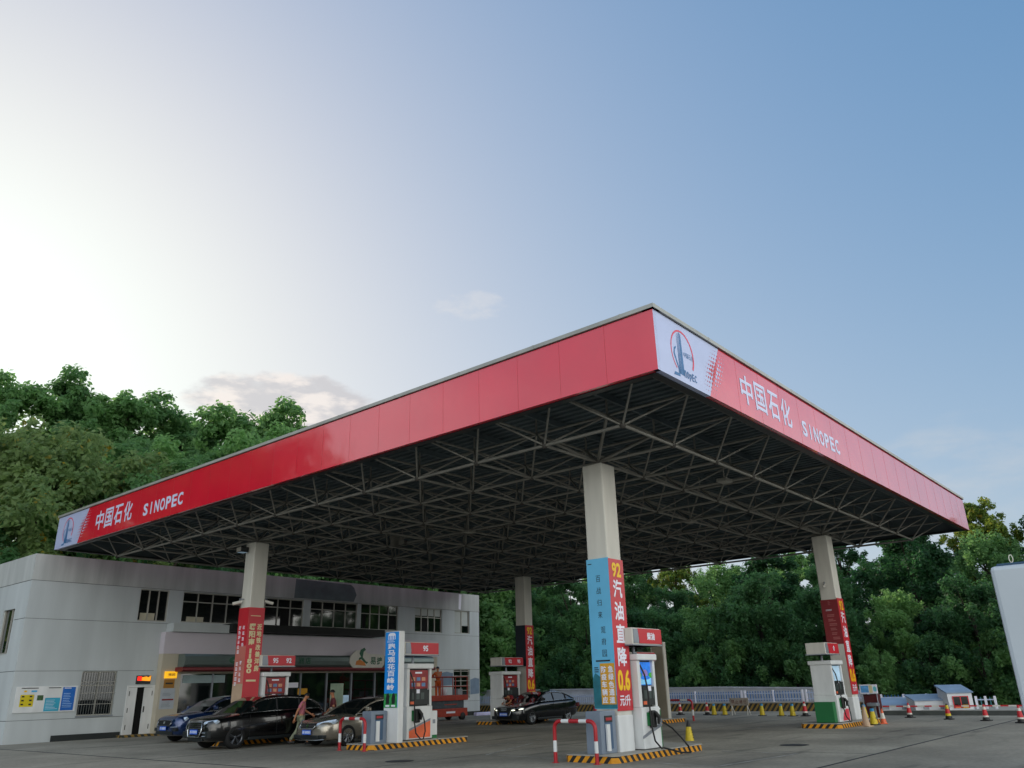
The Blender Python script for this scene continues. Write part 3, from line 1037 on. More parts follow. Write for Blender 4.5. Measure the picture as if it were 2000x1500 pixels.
put('tan', 31.6, 10.45, 0, 'faded tan cone against the right island kerb', .9)
put('yb', 32.6, 10.5, 0, 'blue tipped yellow cone at the right island end', .8)
put('yb', 33.9, 11.2, .17, 'blue tipped yellow cone standing up on the right island', .7)
put('or', 33.4, 10.4, 0, 'orange and white cone behind a blue tipped cone', .75)
# ------------------------------------------------------------------ service building
FAC = mat('facade_render', '#b9bfc1', .75, var=.1, vs=1.1, stretch=(1, 1, .15), bump=.003, bs=30)
FACD = mat('stained_parapet', '#b0b3b2', .8, var=.2, vs=1.6, stretch=(1, 1, .12), bump=.004, bs=20)
GAP = mat('facade_joint', '#4c5152', .8, var=.2)
PLIN = mat('plinth_dark', '#24292a', .7, var=.2)
bld = thing('service_building', 'two storey pale grey station building behind the parked cars', 'building', (0, 0, 0))
BX0, BX1, FY, BZ = 13.1, 41.15, 38., 7.55
UP = [(17.85, 19.27, 4.95, 6.4), (19.98, 23.2, 4.97, 6.4), (23.75, 27.0, 4.97, 6.4), (27.45, 30.75, 5., 6.42), (31.0, 33.9, 5., 6.46), (35.28, 37.65, 4.98, 6.45), (38.8, 40.22, 5., 6.45)]
LO = [(15.78, 17.3, .95, 2.75), (38.72, 40.2, 1.05, 2.8), (17.82, 19.12, .02, 2.14), (20.1, 35.4, .05, 2.62)]
def holed(b, rects, x0, x1, z0, z1, y, dep, m):
    X = sorted({x0, x1, *[r[0] for r in rects], *[r[1] for r in rects]})
    Z = sorted({z0, z1, *[r[2] for r in rects], *[r[3] for r in rects]})
    for i in range(len(X)-1):
        for j in range(len(Z)-1):
            cx, cz = (X[i]+X[i+1])/2, (Z[j]+Z[j+1])/2
            if any(r[0] < cx < r[1] and r[2] < cz < r[3] for r in rects):
                continue
            b.quad((X[i], y, Z[j]), (X[i+1], y, Z[j]), (X[i+1], y, Z[j+1]), (X[i], y, Z[j+1]), m)
    for a, c, e, f in rects:
        b.quad((a, y, e), (a, y+dep, e), (a, y+dep, f), (a, y, f), m)
        b.quad((c, y, e), (c, y, f), (c, y+dep, f), (c, y+dep, e), m)
        b.quad((a, y, f), (a, y+dep, f), (c, y+dep, f), (c, y, f), m)
        b.quad((a, y, e), (c, y, e), (c, y+dep, e), (a, y+dep, e), m)
b = B()
holed(b, UP+LO, BX0, BX1, 0, 6.44, FY, .16, FAC)
b.quad((BX1, FY, 0), (BX1, 48, 0), (BX1, 48, 6.44), (BX1, FY, 6.44), FAC)
b.quad((BX1, 48, 0), (BX0, 48, 0), (BX0, 48, 6.44), (BX1, 48, 6.44), FAC)
SW = (39.3, 40.6, 3.55, 5.35)   # side window along Y on the left wall
for ya, yb, za, zb in ((38, SW[0], 0, 6.44), (SW[1], 48, 0, 6.44), (SW[0], SW[1], 0, SW[2]), (SW[0], SW[1], SW[3], 6.44)):
    b.quad((BX0, ya, za), (BX0, ya, zb), (BX0, yb, zb), (BX0, yb, za), FAC)
for q in ((SW[0], SW[0]), (SW[1], SW[1])):
    b.quad((BX0, q[0], SW[2]), (BX0+.16, q[0], SW[2]), (BX0+.16, q[0], SW[3]), (BX0, q[0], SW[3]), FAC)
b.quad((BX0, SW[0], SW[3]), (BX0+.16, SW[0], SW[3]), (BX0+.16, SW[1], SW[3]), (BX0, SW[1], SW[3]), FAC)
b.quad((BX0, SW[0], SW[2]), (BX0, SW[1], SW[2]), (BX0+.16, SW[1], SW[2]), (BX0+.16, SW[0], SW[2]), FAC)
b.build('wall', bld)
# parapet band (own stained finish), coping
pb = B()
pb.box((BX0-.012, FY-.012, 6.45), (BX1+.012, FY+.25, BZ), FACD).box((BX0-.012, FY+.25, 6.45), (BX0+.25, 48, BZ), FACD).box((BX1-.25, FY+.25, 6.45), (BX1+.012, 48, BZ), FACD).box((BX0+.25, 47.75, 6.45), (BX1-.25, 48, BZ), FACD)
pb.build('parapet', bld)
B().box((BX0+.26, FY+.26, 6.5), (BX1-.26, 47.74, 6.9), CONC).build('flat_roof', bld)
jt = B()
for z in (6.44, 4.87, 2.77, .87):
    x0 = BX0
    cuts = sorted([(r[0], r[1]) for r in UP+LO if r[2] < z < r[3]])
    if z < 4.5:
        cuts.append((18.95, 37.0))
    cuts.sort()
    for c0, c1 in cuts+[(BX1, BX1)]:
        if c0 > x0:
            jt.box((x0, FY-.003, z-.008), (c0, FY+.002, z+.008), GAP)
        x0 = max(x0, c1)
    jt.box((BX0-.003, FY, z-.012), (BX0+.002, 39.2 if 3.5 < z < 5.4 else 48, z+.012), GAP)
jt.build('facade_joint', bld)
pl = B().box((14.9, FY-.04, 0), (17.75, FY-.002, .24), PLIN).box((37.0, FY-.04, 0), (BX1+.03, FY-.002, .24), PLIN)
pl.build('plinth', bld)
def window(x0, x1, z0, z1, cols, transom, curtain_or_dark_room=None, y=FY+.12):
    g_ = B()
    g_.quad((x0, y, z0), (x1, y, z0), (x1, y, z1), (x0, y, z1), GLASS)
    w_ = g_.build('window', bld)
    f_ = B()
    t_ = .05
    zt_ = z0+(z1-z0)*transom if transom else z1
    f_.box((x0, y-.05, z0), (x1, y-.004, z0+t_), ALU).box((x0, y-.05, z1-t_), (x1, y-.004, z1), ALU)
    for i in range(cols+1):
        xx = x0+(x1-x0-t_)*i/cols
        f_.box((xx, y-.052, z0+t_), (xx+t_, y-.004, z1-t_), ALU)
    if transom:
        f_.box((x0+t_, y-.05, zt_-t_/2), (x1-t_, y-.006, zt_+t_/2), ALU)
    f_.build('frame', w_)
    if curtain_or_dark_room:
        c_ = B()
        for a, c, m, zz in curtain_or_dark_room:
            c_.box((a, y-.003, z0+.05), (c, y-.001, zz), m)
        c_.build('curtain_or_dark_room', w_)
    return w_
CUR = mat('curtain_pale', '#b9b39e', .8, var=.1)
OPEN = mat('dark_room', '#060707', .9)  # near-black sheet painted as the unlit room behind open panes and door
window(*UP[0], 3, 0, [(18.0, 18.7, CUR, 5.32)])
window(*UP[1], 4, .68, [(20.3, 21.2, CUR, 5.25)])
window(*UP[2], 4, .68, [(25.6, 26.2, OPEN, 5.9)])
window(*UP[3], 4, .68)
SKYREFL = mat('painted_sky_reflection', '#b4bab8', .6, var=.06)  # flat pale panels painted as sky reflected in the two rightmost upper windows
window(*UP[4], 4, .62, [(31.2, 31.45, OPEN, 5.85), (33.2, 33.75, OPEN, 5.85)])
w5_ = window(*UP[5], 4, .62, [(35.95, 36.4, OPEN, 5.82)])
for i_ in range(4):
    B().box((35.34+.578*i_, FY+.114, 5.98), (35.84+.578*i_, FY+.117, 6.4), SKYREFL).build('blind_or_reflection', w5_)
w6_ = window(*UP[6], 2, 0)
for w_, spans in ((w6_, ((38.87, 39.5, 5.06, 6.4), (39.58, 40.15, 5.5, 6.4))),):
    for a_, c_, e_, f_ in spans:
        B().box((a_, FY+.114, e_), (c_, FY+.117, f_), SKYREFL).build('blind_or_reflection', w_)
w_ = window(*LO[0], 2, .68)
BARM = mat('window_bars', '#70736f', .5, .2)
bb = B()
for i in range(14):
    xx = LO[0][0]+.06+i*(LO[0][1]-LO[0][0]-.12)/13
    bb.tube([(xx, FY-.03, .97), (xx, FY-.03, 2.73)], .008, BARM, 5)
for z in (1.4, 1.85, 2.3):
    bb.box((LO[0][0], FY-.04, z), (LO[0][1], FY-.022, z+.02), ALU)
bb.box((LO[0][0]-.03, FY-.05, .9), (LO[0][1]+.03, FY-.002, .95), GREYM)
bb.build('security_bars', w_)
w_ = window(*LO[1], 2, 0)
bb = B()
for k in range(6):
    bb.box((LO[1][0], FY-.03, 1.2+k*.29), (LO[1][1], FY-.01, 1.24+k*.29), ALU)
bb.build('security_bars', w_)
gl = B()
gl.quad((BX0+.12, SW[1], SW[2]), (BX0+.12, SW[0], SW[2]), (BX0+.12, SW[0], SW[3]), (BX0+.12, SW[1], SW[3]), GLASS)
w_ = gl.build('window', bld)
ff = B()
for yy in (SW[0], 39.7, SW[1]-.05):
    ff.box((BX0+.06, yy, SW[2]), (BX0+.116, yy+.05, SW[3]), ALU)
ff.box((BX0-.03, SW[0], SW[2]-.04), (BX0+.1, SW[1], SW[2]-.002), ALU)
ff.build('frame', w_)
# double door
dr = B()
dr.box((17.82, FY-.03, .02), (17.9, FY+.1, 2.14), WHITE).box((19.04, FY-.03, .02), (19.12, FY+.1, 2.14), WHITE).box((17.9, FY-.03, 2.06), (19.04, FY+.1, 2.14), WHITE)
dr.quad((17.82, FY+.13, .02), (19.12, FY+.13, .02), (19.12, FY+.13, 2.14), (17.82, FY+.13, 2.14), OPEN)
D_ = dr.build('door', bld)
B().box((17.9, FY-.02, .03), (18.28, FY+.03, 2.05), WHITE).box((17.93, FY-.03, .3), (17.96, FY-.02, .5), DARK).box((17.93, FY-.03, 1.0), (17.96, FY-.02, 1.2), DARK).box((17.93, FY-.03, 1.7), (17.96, FY-.02, 1.9), DARK).build('door_leaf', D_)
B().box((18.62, FY-.02, .03), (19.04, FY+.03, 2.05), WHITE).box((18.66, FY-.05, 1.0), (18.7, FY-.02, 1.25), DARK).box((18.98, FY-.03, .3), (19.01, FY-.02, .5), DARK).box((18.98, FY-.03, 1.7), (19.01, FY-.02, 1.9), DARK).build('door_leaf', D_)
B().box((17.6, FY-.5, 0), (19.4, FY-.045, .1), STRIPE2).build('door_step', bld)
# shop front cladding
CLAD = mat('shop_cladding', '#b7b09f', .65, var=.06, vs=.6)
CLADP = mat('shop_band_pink', '#c6bfc8', .6, var=.06, vs=.6)
sf = B()
SY = 37.6
for a, c in (((19.1, SY, 0), (20.1, FY-.002, 3.5)), ((35.4, SY, 0), (36.85, FY-.002, 3.5)), ((20.1, SY, 2.62), (35.4, FY-.002, 3.5))):
    sf.box(a, c, CLAD)
sf.build('shop_front', bld)
B().box((19.08, SY-.03, 3.5), (36.88, FY-.002, 4.47), CLADP).build('shop_band', bld)
B().box((22.2, 37.0, 4.55), (32.0, FY-.01, 4.93), mat('dark_beam', '#101314', .6)).build('roof_beam', bld)
B().box((19.3, 37.3, 4.48), (22.19, FY-.01, 4.86), FAC).build('roof_ledge', bld)
g_ = B()
g_.quad((20.1, SY+.2, .05), (35.4, SY+.2, .05), (35.4, SY+.2, 2.62), (20.1, SY+.2, 2.62), GLASS)
sw_ = g_.build('shop_window', bld)
f_ = B()
for i in range(10):
    xx = 20.1+i*15.26/9
    f_.box((xx, SY+.12, .05), (xx+.06, SY+.195, 2.62), GREYM)
f_.box((20.1, SY+.11, .3), (35.36, SY+.19, .36), GREYM)
f_.build('frame', sw_)
for (a, c, z0_, z1_, m, nm) in ((20.3, 22.5, 2.2, 2.55, mat('blind_pale', '#8ea1a4', .6), 'blind_or_reflection'), (26.05, 26.8, 1.9, 2.15, LET, 'poster'), (26.8, 27.4, 1.55, 1.85, GOLD, 'poster'), (29.3, 30.2, .9, 1.45, SCRW, 'poster'), (20.6, 22.6, .45, 1.0, mat('plants_inside', '#39542c', .7, var=.5, vs=5), 'plant_display')):
    B().box((a, SY+.19, z0_), (c, SY+.197, z1_), m).build(nm, sw_)
PATCH = mat('blue_grey_primer', '#6d7f92', .7, var=.1, vs=2)
for pl__, o__, m__ in (([(-.75, -.4), (.8, -.35), (.85, .35), (.3, .45), (-.2, .38), (-.7, .42)], (37.8, FY-.004, 2.2), PATCH), ([(-.45, -.5), (.4, -.45), (.4, .45), (0, .52), (-.45, .4)], (40.7, FY-.004, 1.75), PATCH), ([(-.15, -.45), (.05, -.5), (.12, .1), (.15, .5), (-.12, .5)], (39.3, FY-.016, 7.0), LET), ([(-2.1, -.52), (2.0, -.5), (2.2, -.1), (2.0, .3), (1.75, .46), (-2.05, .5)], (28.4, FY-.016, 7.0), mat('dark_primer', '#5f6a6e', .75, var=.2, vs=1.5))):
    B().flat(pl__, o__, YN, m__).build('paint_patch', bld)
# ------------------------------------------------------------------ shop sign
sg = thing('shop_sign', 'long curved grey shop signboard with red lower edge above the shop windows', 'shop sign', (0, 0, 0))
SGM = mat('sign_grey_green', '#6c7a78', .3, .4, var=.08)
b = B()
prof = [(0, 0), (-.5, .0), (-.62, .1), (-.66, .29), (-.62, .48), (-.5, .58), (0, .58)]
def extr(prof, x0, x1, y, z, m):
    A = [(x0, y+p, z+q) for p, q in prof]
    C_ = [(x1, y+p, z+q) for p, q in prof]
    n = len(A)
    b.add(A+C_, [(i, i+1, n+i+1, n+i) for i in range(n-1)]+[tuple(range(n-1, -1, -1)), tuple(range(n, 2*n))], m)
extr(prof, 19.85, 35.9, SY-.035, 2.9, SGM)
b.build('signboard', sg)
b = B()
extr([(0, 0), (-.6, 0), (-.7, .06), (-.7, .16), (-.6, .195), (0, .195)], 19.75, 36.0, SY-.035, 2.7, mat('awning_red', '#6e1a22', .4))
b.build('edge_strip', sg)
lp = B()
oy = SY-.035-.72
lp.prism([(-.9, -.45), (1.15, -.45), (1.32, -.3), (1.32, .25), (.1, .3), (-.2, .5), (-.75, .45), (-1.1, .15), (-1.15, -.2)], (30.55, oy, 3.3), *YN, (0, .06, 0), OFFW)
lo_ = lp.build('logo_plate', sg)
L = B()
DG = mat('logo_green', '#14543a', .4)
q = lambda x, z: Vector((30.55+x, oy-.004, 3.3+z))
L.flat([(-.75, -.3), (0, -.35), (-.12, -.15), (-.45, -.02), (-.7, -.1)], q(0, 0), YN, mat('logo_orange', '#c9772a', .4))
L.flat([(-.5, .3), (-.42, .5), (-.15, .62), (-.05, .5), (-.2, .4), (-.25, .1), (0, -.12), (.15, -.15), (.05, -.25), (-.12, -.18), (-.35, 0), (-.55, -.05), (-.5, .08), (-.38, .12)], q(0, 0)-Vector((0, .003, 0)), YN, DG)
L.text('易', DG, q(.5, -.08), YN, .4, .4, .025).text('捷', DG, q(.97, -.08), YN, .4, .4, .025)
L.build('lettering', lo_)
L = B()
q = lambda x, z: Vector((x, SY-.035-.665, z))
L.text('店', DG, q(26.7, 3.2), YN, .32, .32, .02).text('洲', DG, q(26.25, 3.2), YN, .32, .32, .02)
L.disc(q(22.4, 3.2), YN, .3, .17, DG)
L.rect(q(22.45, 3.2)-Vector((0, .003, 0)), YN, .3, .05, SGM)
L.build('lettering', sg)
# wall mounted signs
nb = thing('notice_board', 'long white notice board with yellow and blue panels by the barred window', 'notice board', (0, 0, 0))
B().box((13.27, FY-.05, 1.16), (15.68, FY-.005, 2.17), WHITE).build('board', nb)
pn = B()
q = lambda x, z: Vector((x, FY-.055, z))
pn.rect(q(13.72, 1.62), YN, .52, .46, mat('print_yellow', '#cdb90f', .5)).rect(q(14.22, 1.72), YN, .24, .2, mat('print_dkgreen', '#3a5b33', .5, var=.4, vs=12)).rect(q(14.72, 1.45), YN, .6, .52, mat('print_cyan', '#2f9fbe', .5)).rect(q(15.33, 1.66), YN, .52, .92, mat('print_blue2', '#0f62b8', .5))
for i in range(3):
    for k in (13.56, 13.86):
        pn.rect(q(k, 1.78-.15*i)-Vector((0, .003, 0)), YN, .1, .06, INK)
pn.rect(q(13.95, 1.98), YN, .22, .07, mat('print_cyan2', '#4ba8d8', .5)).rect(q(13.62, 1.98), YN, .1, .07, YEL)
pn.bars(q(13.95, 2.1), YN, 1., .05, 1, INK, 1, .6).bars(q(14.75, 2.1), YN, .5, .05, 1, INK, 2, .6).bars(q(15.33, 2.08)-Vector((0, .003, 0)), YN, .4, .05, 1, LET, 4, .6).bars(q(14.72, 1.45)-Vector((0, .003, 0)), YN, .5, .4, 7, LET, 4, .18).bars(q(15.33, 1.6)-Vector((0, .003, 0)), YN, .4, .6, 9, SCRW, 4, .15)
pn.build('printed_sheet', nb)
le = thing('led_sign', 'small lit red and amber sign above the white double door', 'sign', (0, 0, 0))
B().box((18.17, FY-.08, 2.2), (18.82, FY-.004, 2.56), DARK).build('case', le)
B().rect((18.3, FY-.084, 2.43), YN, .2, .18, mat('led_red', '#ff2418', .4, emit=1.2)).flat([(-.2, -.08), (.2, -.1), (.22, .14), (.1, .06), (0, .1), (-.2, .06)], (18.6, FY-.084, 2.42), YN, mat('led_amber', '#ff9a1c', .4, emit=1.)).build('lit_panel', le)
ys_ = thing('lit_sign', 'bright yellow lit sign on the beige pier left of the shop windows', 'sign', (0, 0, 0))
B().box((19.28, SY-.08, 2.42), (19.86, SY-.004, 2.72), mat('lit_yellow', '#f5b41c', .4, emit=.75)).build('lit_box', ys_)
B().text('微超', INK, (19.6, SY-.084, 2.58), YN, .34, .12, .01).build('lettering', ys_)
br = thing('brass_plaque', 'brown brass plaque under the yellow lit sign', 'plaque', (0, 0, 0))
B().box((19.3, SY-.03, 2.0), (19.8, SY-.004, 2.38), mat('brass_brown', '#9a6c24', .4, .3)).build('plate', br)
B().bars((19.55, SY-.034, 2.2), YN, .36, .1, 1, INK, 2, .7).build('engraving', br)
wp = thing('wall_notice', 'grey and white wall notice with dark red strip beside the shop window', 'notice', (0, 0, 0))
B().box((19.2, SY-.03, 1.1), (19.88, SY-.004, 1.98), mat('notice_grey', '#aab2bb', .5)).build('board', wp)
B().rect((19.56, SY-.034, 1.5), YN, .55, .07, RED2).bars((19.54, SY-.034, 1.3), YN, .5, .26, 5, GREYM, 3, .4).bars((19.54, SY-.034, 1.72), YN, .5, .16, 3, GREYM, 3, .4).build('print', wp)
rb_ = thing('rollup_banner', 'tall pale green roll up banner standing before the shop window', 'banner', (28.2, 36.3, 0))
B().box((-.42, 0, .05), (.42, .02, 2.05), mat('banner_green_white', '#9db09a', .6, var=.4, vs=1.3)).build('banner_cloth', rb_)
B().box((-.44, -.12, 0), (.44, .14, .05), GREYM).tube([(0, .06, .05), (0, .04, 2.06)], .012, GREYM).build('stand', rb_)
# wall washer cctv etc.
fl_ = thing('floodlight', 'boxy floodlight near the top of the left column', 'floodlight', (16.93, 27.75, 6.72))
B().bbox((-.35, -.17, 0), (-.03, .17, .2), DARK, .02).build('housing', fl_)
B().box((-.33, -.15, -.006), (-.06, .15, -.002), SCRW).box((-.357, -.14, .02), (-.352, .14, .18), CONC).build('lens', fl_)
def cctv(loc, dx, dy, label):
    o = thing('security_camera', label, 'camera', loc, 'security cameras on the columns')
    v = Vector((dx, dy, 0)).normalized()
    B().tube([(0, 0, .08), v*.16+Vector((0, 0, .08)), v*.16], .02, GREYM, 6).build('bracket', o)
    B().tube([v*.08+Vector((0, 0, -.02)), v*.4+Vector((0, 0, -.1))], .06, OFFW, 8).build('camera_body', o)
cctv((32.94, 11.6, 5.15), -1, -.35, 'small camera on the rightmost column')
cctv((16.91, 27.6, 4.9), -1, .4, 'small camera on the left side of the left column')
cctv((17.57, 27.4, 4.95), 1, -.4, 'small camera on the right side of the left column')
hn = thing('loudspeaker_horn', 'square horn loudspeaker hanging under the middle of the canopy', 'loudspeaker', (21.5, 24.1, 7.2))
hb = B()
hb.add([(-.3, -.25, -.22), (-.3, .25, -.22), (-.3, .25, .22), (-.3, -.25, .22), (.15, -.07, -.06), (.15, .07, -.06), (.15, .07, .06), (.15, -.07, .06)], [(0, 1, 5, 4), (1, 2, 6, 5), (2, 3, 7, 6), (3, 0, 4, 7), (4, 5, 6, 7)], STEEL)
hb.build('horn', hn)
B().tube([(.15, 0, 0), (.32, 0, 0)], .08, HUB).tube([(.1, 0, .05), (.1, 0, .5)], .02, STEEL).build('driver', hn)
for i, (x, y) in enumerate(((21.82-.3, 10.0), (26.4, 13.8), (21.8, 20.6), (29.0, 20.6))):
    o = thing('canopy_lamp', ['flat lamp under the canopy nearest the right fascia', 'flat lamp under the canopy between near and right columns', 'flat lamp under the canopy above the blue totem', 'flat lamp under the canopy above the beige slab'][i], 'lamp', (x, y, 7.1), 'unlit lamps under the canopy')
    B().bbox((-.22, -.16, 0), (.22, .16, .1), STEEL, .02).build('housing', o)
    B().box((-.19, -.13, -.006), (.19, .13, -.001), CONC).build('diffuser', o)
    B().tube([(0, 0, .12), (0, 0, .9)], .015, STEEL, 5).build('hanger', o)
# ------------------------------------------------------------------ cars
def interp(tab, x):
    for (a, va), (b_, vb) in zip(tab, tab[1:]):
        if x <= b_:
            t_ = (x-a)/(b_-a) if b_ > a else 0
            t_ = max(0, min(1, t_))
            return va+(vb-va)*t_
    return tab[-1][1]
TYRE = mat('tyre', '#0e0f10', .8, var=.2)
RIM = mat('alloy_rim', '#9a9ea3', .3, .9, var=.05)
RIMD = mat('dark_rim', '#62666c', .3, .9, var=.05)
LAMP = mat('headlight_glass', '#b9c8d8', .08, .3, var=.25, vs=14, spec=1.)
LEDW = mat('daytime_light', '#f4f8da', .3, emit=2.2)
PLATE_W = mat('plate_white', '#dfe8f8', .5)
def make_car(name, label, loc, P):
    L_, Wd, H = P['L'], P['W']/2, P['H']
    paint = mat(name+'_paint', P['col'], .22, P.get('metal', .3), var=.04, coat=1., spec=.6)
    o = thing(name, label, 'car', loc, 'cars at the pumps')
    # body shell
    st = P['stations']
    b = B()
    prof = []
    for x in st:
        w = interp(P['wid'], x)
        zt, zb = interp(P['top'], x), interp(P['bot'], x)
        h = zt-zb
        half = [(0, zb), (w*.86, zb), (w*.97, zb+.1*h), (w*1.0, zb+.42*h), (w*.985, zb+.7*h), (w*.95, zt-.07), (w*.86, zt-.015), (w*.5, zt+.012), (0, zt+.022)]
        ring_ = [(x, y, z) for y, z in half]+[(x, -y, z) for y, z in half[-2:0:-1]]
        prof.append(ring_)
    n = len(prof[0])
    V = [p for r_ in prof for p in r_]
    Fc = [(i*n+k, i*n+(k+1) % n, (i+1)*n+(k+1) % n, (i+1)*n+k) for i in range(len(st)-1) for k in range(n)]
    e = (len(st)-1)*n
    Fc += [tuple(range(n-1, -1, -1)), tuple(range(e, e+n))]
    b.add(V, [f[::-1] for f in Fc], paint, True)
    body = b.build('body', o)
    md = body.modifiers.new('s', 'SUBSURF')
    md.levels = md.render_levels = 1
    cut = B()
    for xw in P['axles']:
        for sg_ in (-1, 1):
            rr = P['R']+.055
            c_ = [(rr*math.cos(2*math.pi*k/28), rr*math.sin(2*math.pi*k/28)) for k in range(28)]
            y0, y1 = sorted((sg_*(Wd-.28), sg_*(Wd+.2)))
            cut.prism(c_, (xw, y0, P['R']), (1, 0, 0), (0, 0, 1), (0, y1-y0, 0), BLACK)
    co = cut.build('cutter')
    md = body.modifiers.new('b', 'BOOLEAN')
    md.operation = 'DIFFERENCE'
    md.object = co
    md.solver = 'EXACT'
    finish(body, None)
    bpy.data.objects.remove(co)
    # greenhouse
    gs = P['roof']      # list of (x, zroof)
    rb, gw = B(), B()
    rows = []
    for x, zr in gs:
        zb = interp(P['top'], x)-.03
        f = max(0, min(1, (zr-zb)/(H-interp(P['top'], 2.2)+.03)))
        wb = interp(P['wid'], x)*.93
        wt = wb-(.06+.16*f)*P.get('tumble', 1)
        zr = max(zr, zb+.001)
        rows.append([(x, wb, zb), (x, wt+.02, zb+(zr-zb)*.84), (x, wt-.07, zb+(zr-zb)*.975), (x, wt*.5, zr), (x, -wt*.5, zr), (x, -wt+.07, zb+(zr-zb)*.975), (x, -wt-.02, zb+(zr-zb)*.84), (x, -wb, zb)])
    iw0, iw1 = P['wind']        # station indices: windscreen end, rear glass start
    for i in range(len(rows)-1):
        for k in range(7):
            q = (rows[i][k], rows[i+1][k], rows[i+1][k+1], rows[i][k+1])
            glass = k in (0, 6) or i < iw0 or i >= iw1
            if glass:
                gw.add(q[::-1], [(0, 1, 2, 3)], GLASS, True)
            else:
                rb.add(q[::-1], [(0, 1, 2, 3)], paint, True)
    rb.build('roof', o)
    win = gw.build('window', o)
    # pillars and trims
    for sg_ in (1, -1):
        pb_ = B()
        s_ = lambda p, d=.006: (p[0], sg_*(p[1]+d), p[2])
        a_ = [s_(rows[i][1], .004) for i in range(0, iw0+1)]
        pb_.tube([s_(rows[0][0])]+a_[1:], .032, paint, 6)
        pb_.tube([s_(rows[i][1], .0) for i in range(iw0, iw1+1)], .03, paint, 6)
        pb_.tube([s_(rows[i][1], .0) for i in range(iw1, len(rows))], .035, paint, 6)
        for xp in P['pillars']:
            zb = interp(P['top'], xp)-.02
            zr = interp(gs, xp)
            wb = interp(P['wid'], xp)*.93
            wt = interp([(r_[1][0], r_[1][1]) for r_ in rows], xp)
            z1 = interp([(r_[1][0], r_[1][2]) for r_ in rows], xp)
            pb_.tube([(xp, sg_*(wb+.004), zb), (xp+.05, sg_*(wt+.004), z1)], .03, BLACK, 6)
        pb_.build('pillar', o)
    ct = B()
    if P.get('chrome', 1):
        for sg_ in (1, -1):
            ct.tube([(r_[0][0], sg_*(r_[0][1]+.012), r_[0][2]+.035) for r_ in rows], .011, CHROME, 5)
            ct.tube([(r_[1][0], sg_*(r_[1][1]+.018), r_[1][2]-.01) for r_ in rows[1:]], .009, CHROME, 5)
        ct.build('window_trim', o)
    # wheels
    for xw in P['axles']:
        for sg_ in (-1, 1):
            rr = P['R']
            t_ = B()
            yo, yi = sg_*(Wd-.015), sg_*(Wd-.225)
            t_.lathe([(rr*.66, yo), (rr*.9, yo+sg_*.004), (rr*.985, yo-sg_*.03), (rr, yo-sg_*.07), (rr, yi+sg_*.05), (rr*.95, yi), (rr*.5, yi)], (xw, 0, rr), TYRE, 28, 'y')
            w_ = t_.build('wheel', o)
            r_ = B()
            mR = P.get('rim', RIM)
            r_.lathe([(rr*.68, yo-sg_*.004), (rr*.64, yo-sg_*.0), (rr*.6, yo-sg_*.03), (rr*.58, yo-sg_*.09)], (xw, 0, rr), mR, 28, 'y')
            r_.lathe([(rr*.6, yo-sg_*.1), (0, yo-sg_*.1)], (xw, 0, rr), BLACK, 20, 'y')
            r_.lathe([(rr*.14, yo-sg_*.05), (rr*.13, yo-sg_*.015), (0, yo-sg_*.012)], (xw, 0, rr), mR, 12, 'y')
            for k in range(P.get('spokes', 5)):
                a = 2*math.pi*k/P.get('spokes', 5)+.3
                for da in (-.12, .12):
                    r_.tube([(xw+rr*.1*math.cos(a), yo-sg_*.03, rr+rr*.1*math.sin(a)), (xw+rr*.63*math.cos(a+da), yo-sg_*.02, rr+rr*.63*math.sin(a+da))], .018, mR, 5)
            r_.build('rim', w_)
    # front
    G_ = P['front']
    f = B()
    zc, gh, gwid = G_['gz'], G_['gh'], G_['gw']
    xg = G_['gx']
    poly = [(-gwid*.8, -gh/2), (gwid*.8, -gh/2), (gwid, -gh*.1), (gwid*.93, gh/2), (-gwid*.93, gh/2), (-gwid, -gh*.1)]
    sl_ = G_.get('sl', .25)
    ru = (Vector((0, -1, 0)), Vector((sl_, 0, 1)).normalized())
    f.prism(poly, (xg, 0, zc), *ru, (.08, 0, 0), BLACK)
    gr = f.build('grille', o)
    f = B()
    pts = [Vector((xg-.006, 0, zc))+ru[0]*x+ru[1]*y for x, y in poly+[poly[0]]]
    f.tube(pts, G_.get('fr', .016), CHROME, 5)
    for k in range(1, G_.get('bars', 6)):
        zz = -gh/2+gh*k/G_.get('bars', 6)
        f.tube([Vector((xg-.004, 0, zc))+ru[0]*(-gwid*.88)+ru[1]*zz, Vector((xg-.004, 0, zc))+ru[0]*(gwid*.88)+ru[1]*zz], .008, G_.get('bm', CHROME), 5)
    if G_.get('rings'):
        for k in range(4):
            f.ring(Vector((xg-.02, 0, zc))+ru[1]*gh*.3+ru[0]*(-.12+.08*k), ru, .055, .055, .014, CHROME, n=14)
    elif G_.get('badge'):
        f.disc(Vector((xg-.02, 0, zc))+ru[1]*gh*.1, ru, .06, .06, CHROME)
    f.build('grille_trim', gr)
    for sg_ in (-1, 1):
        hl = G_['hl']       # (x0,y0,z0)->(x1,y1,z1) lamp strip with height
        A, C_, hh = Vector(hl[0]), Vector(hl[1]), hl[2]
        A.y *= sg_
        C_.y *= sg_
        h = B()
        M_ = (A+C_)/2+Vector((-.03, sg_*.015, 0))
        V = []
        for k_, p_ in enumerate((A, M_, C_)):
            hk = hh*(.8, 1., .9)[k_]
            for dx, dz in ((0, -hk/2), (-.02, 0), (.015, hk/2), (.1, 0)):
                V.append(p_+Vector((dx, 0, dz)))
        Fq = [(i*4+k, i*4+(k+1) % 4, (i+1)*4+(k+1) % 4, (i+1)*4+k) for i in (0, 1) for k in range(4)]+[(3, 2, 1, 0), (8, 9, 10, 11)]
        if sg_ < 0:
            Fq = [q[::-1] for q in Fq]
        h.add(V, Fq, LAMP)
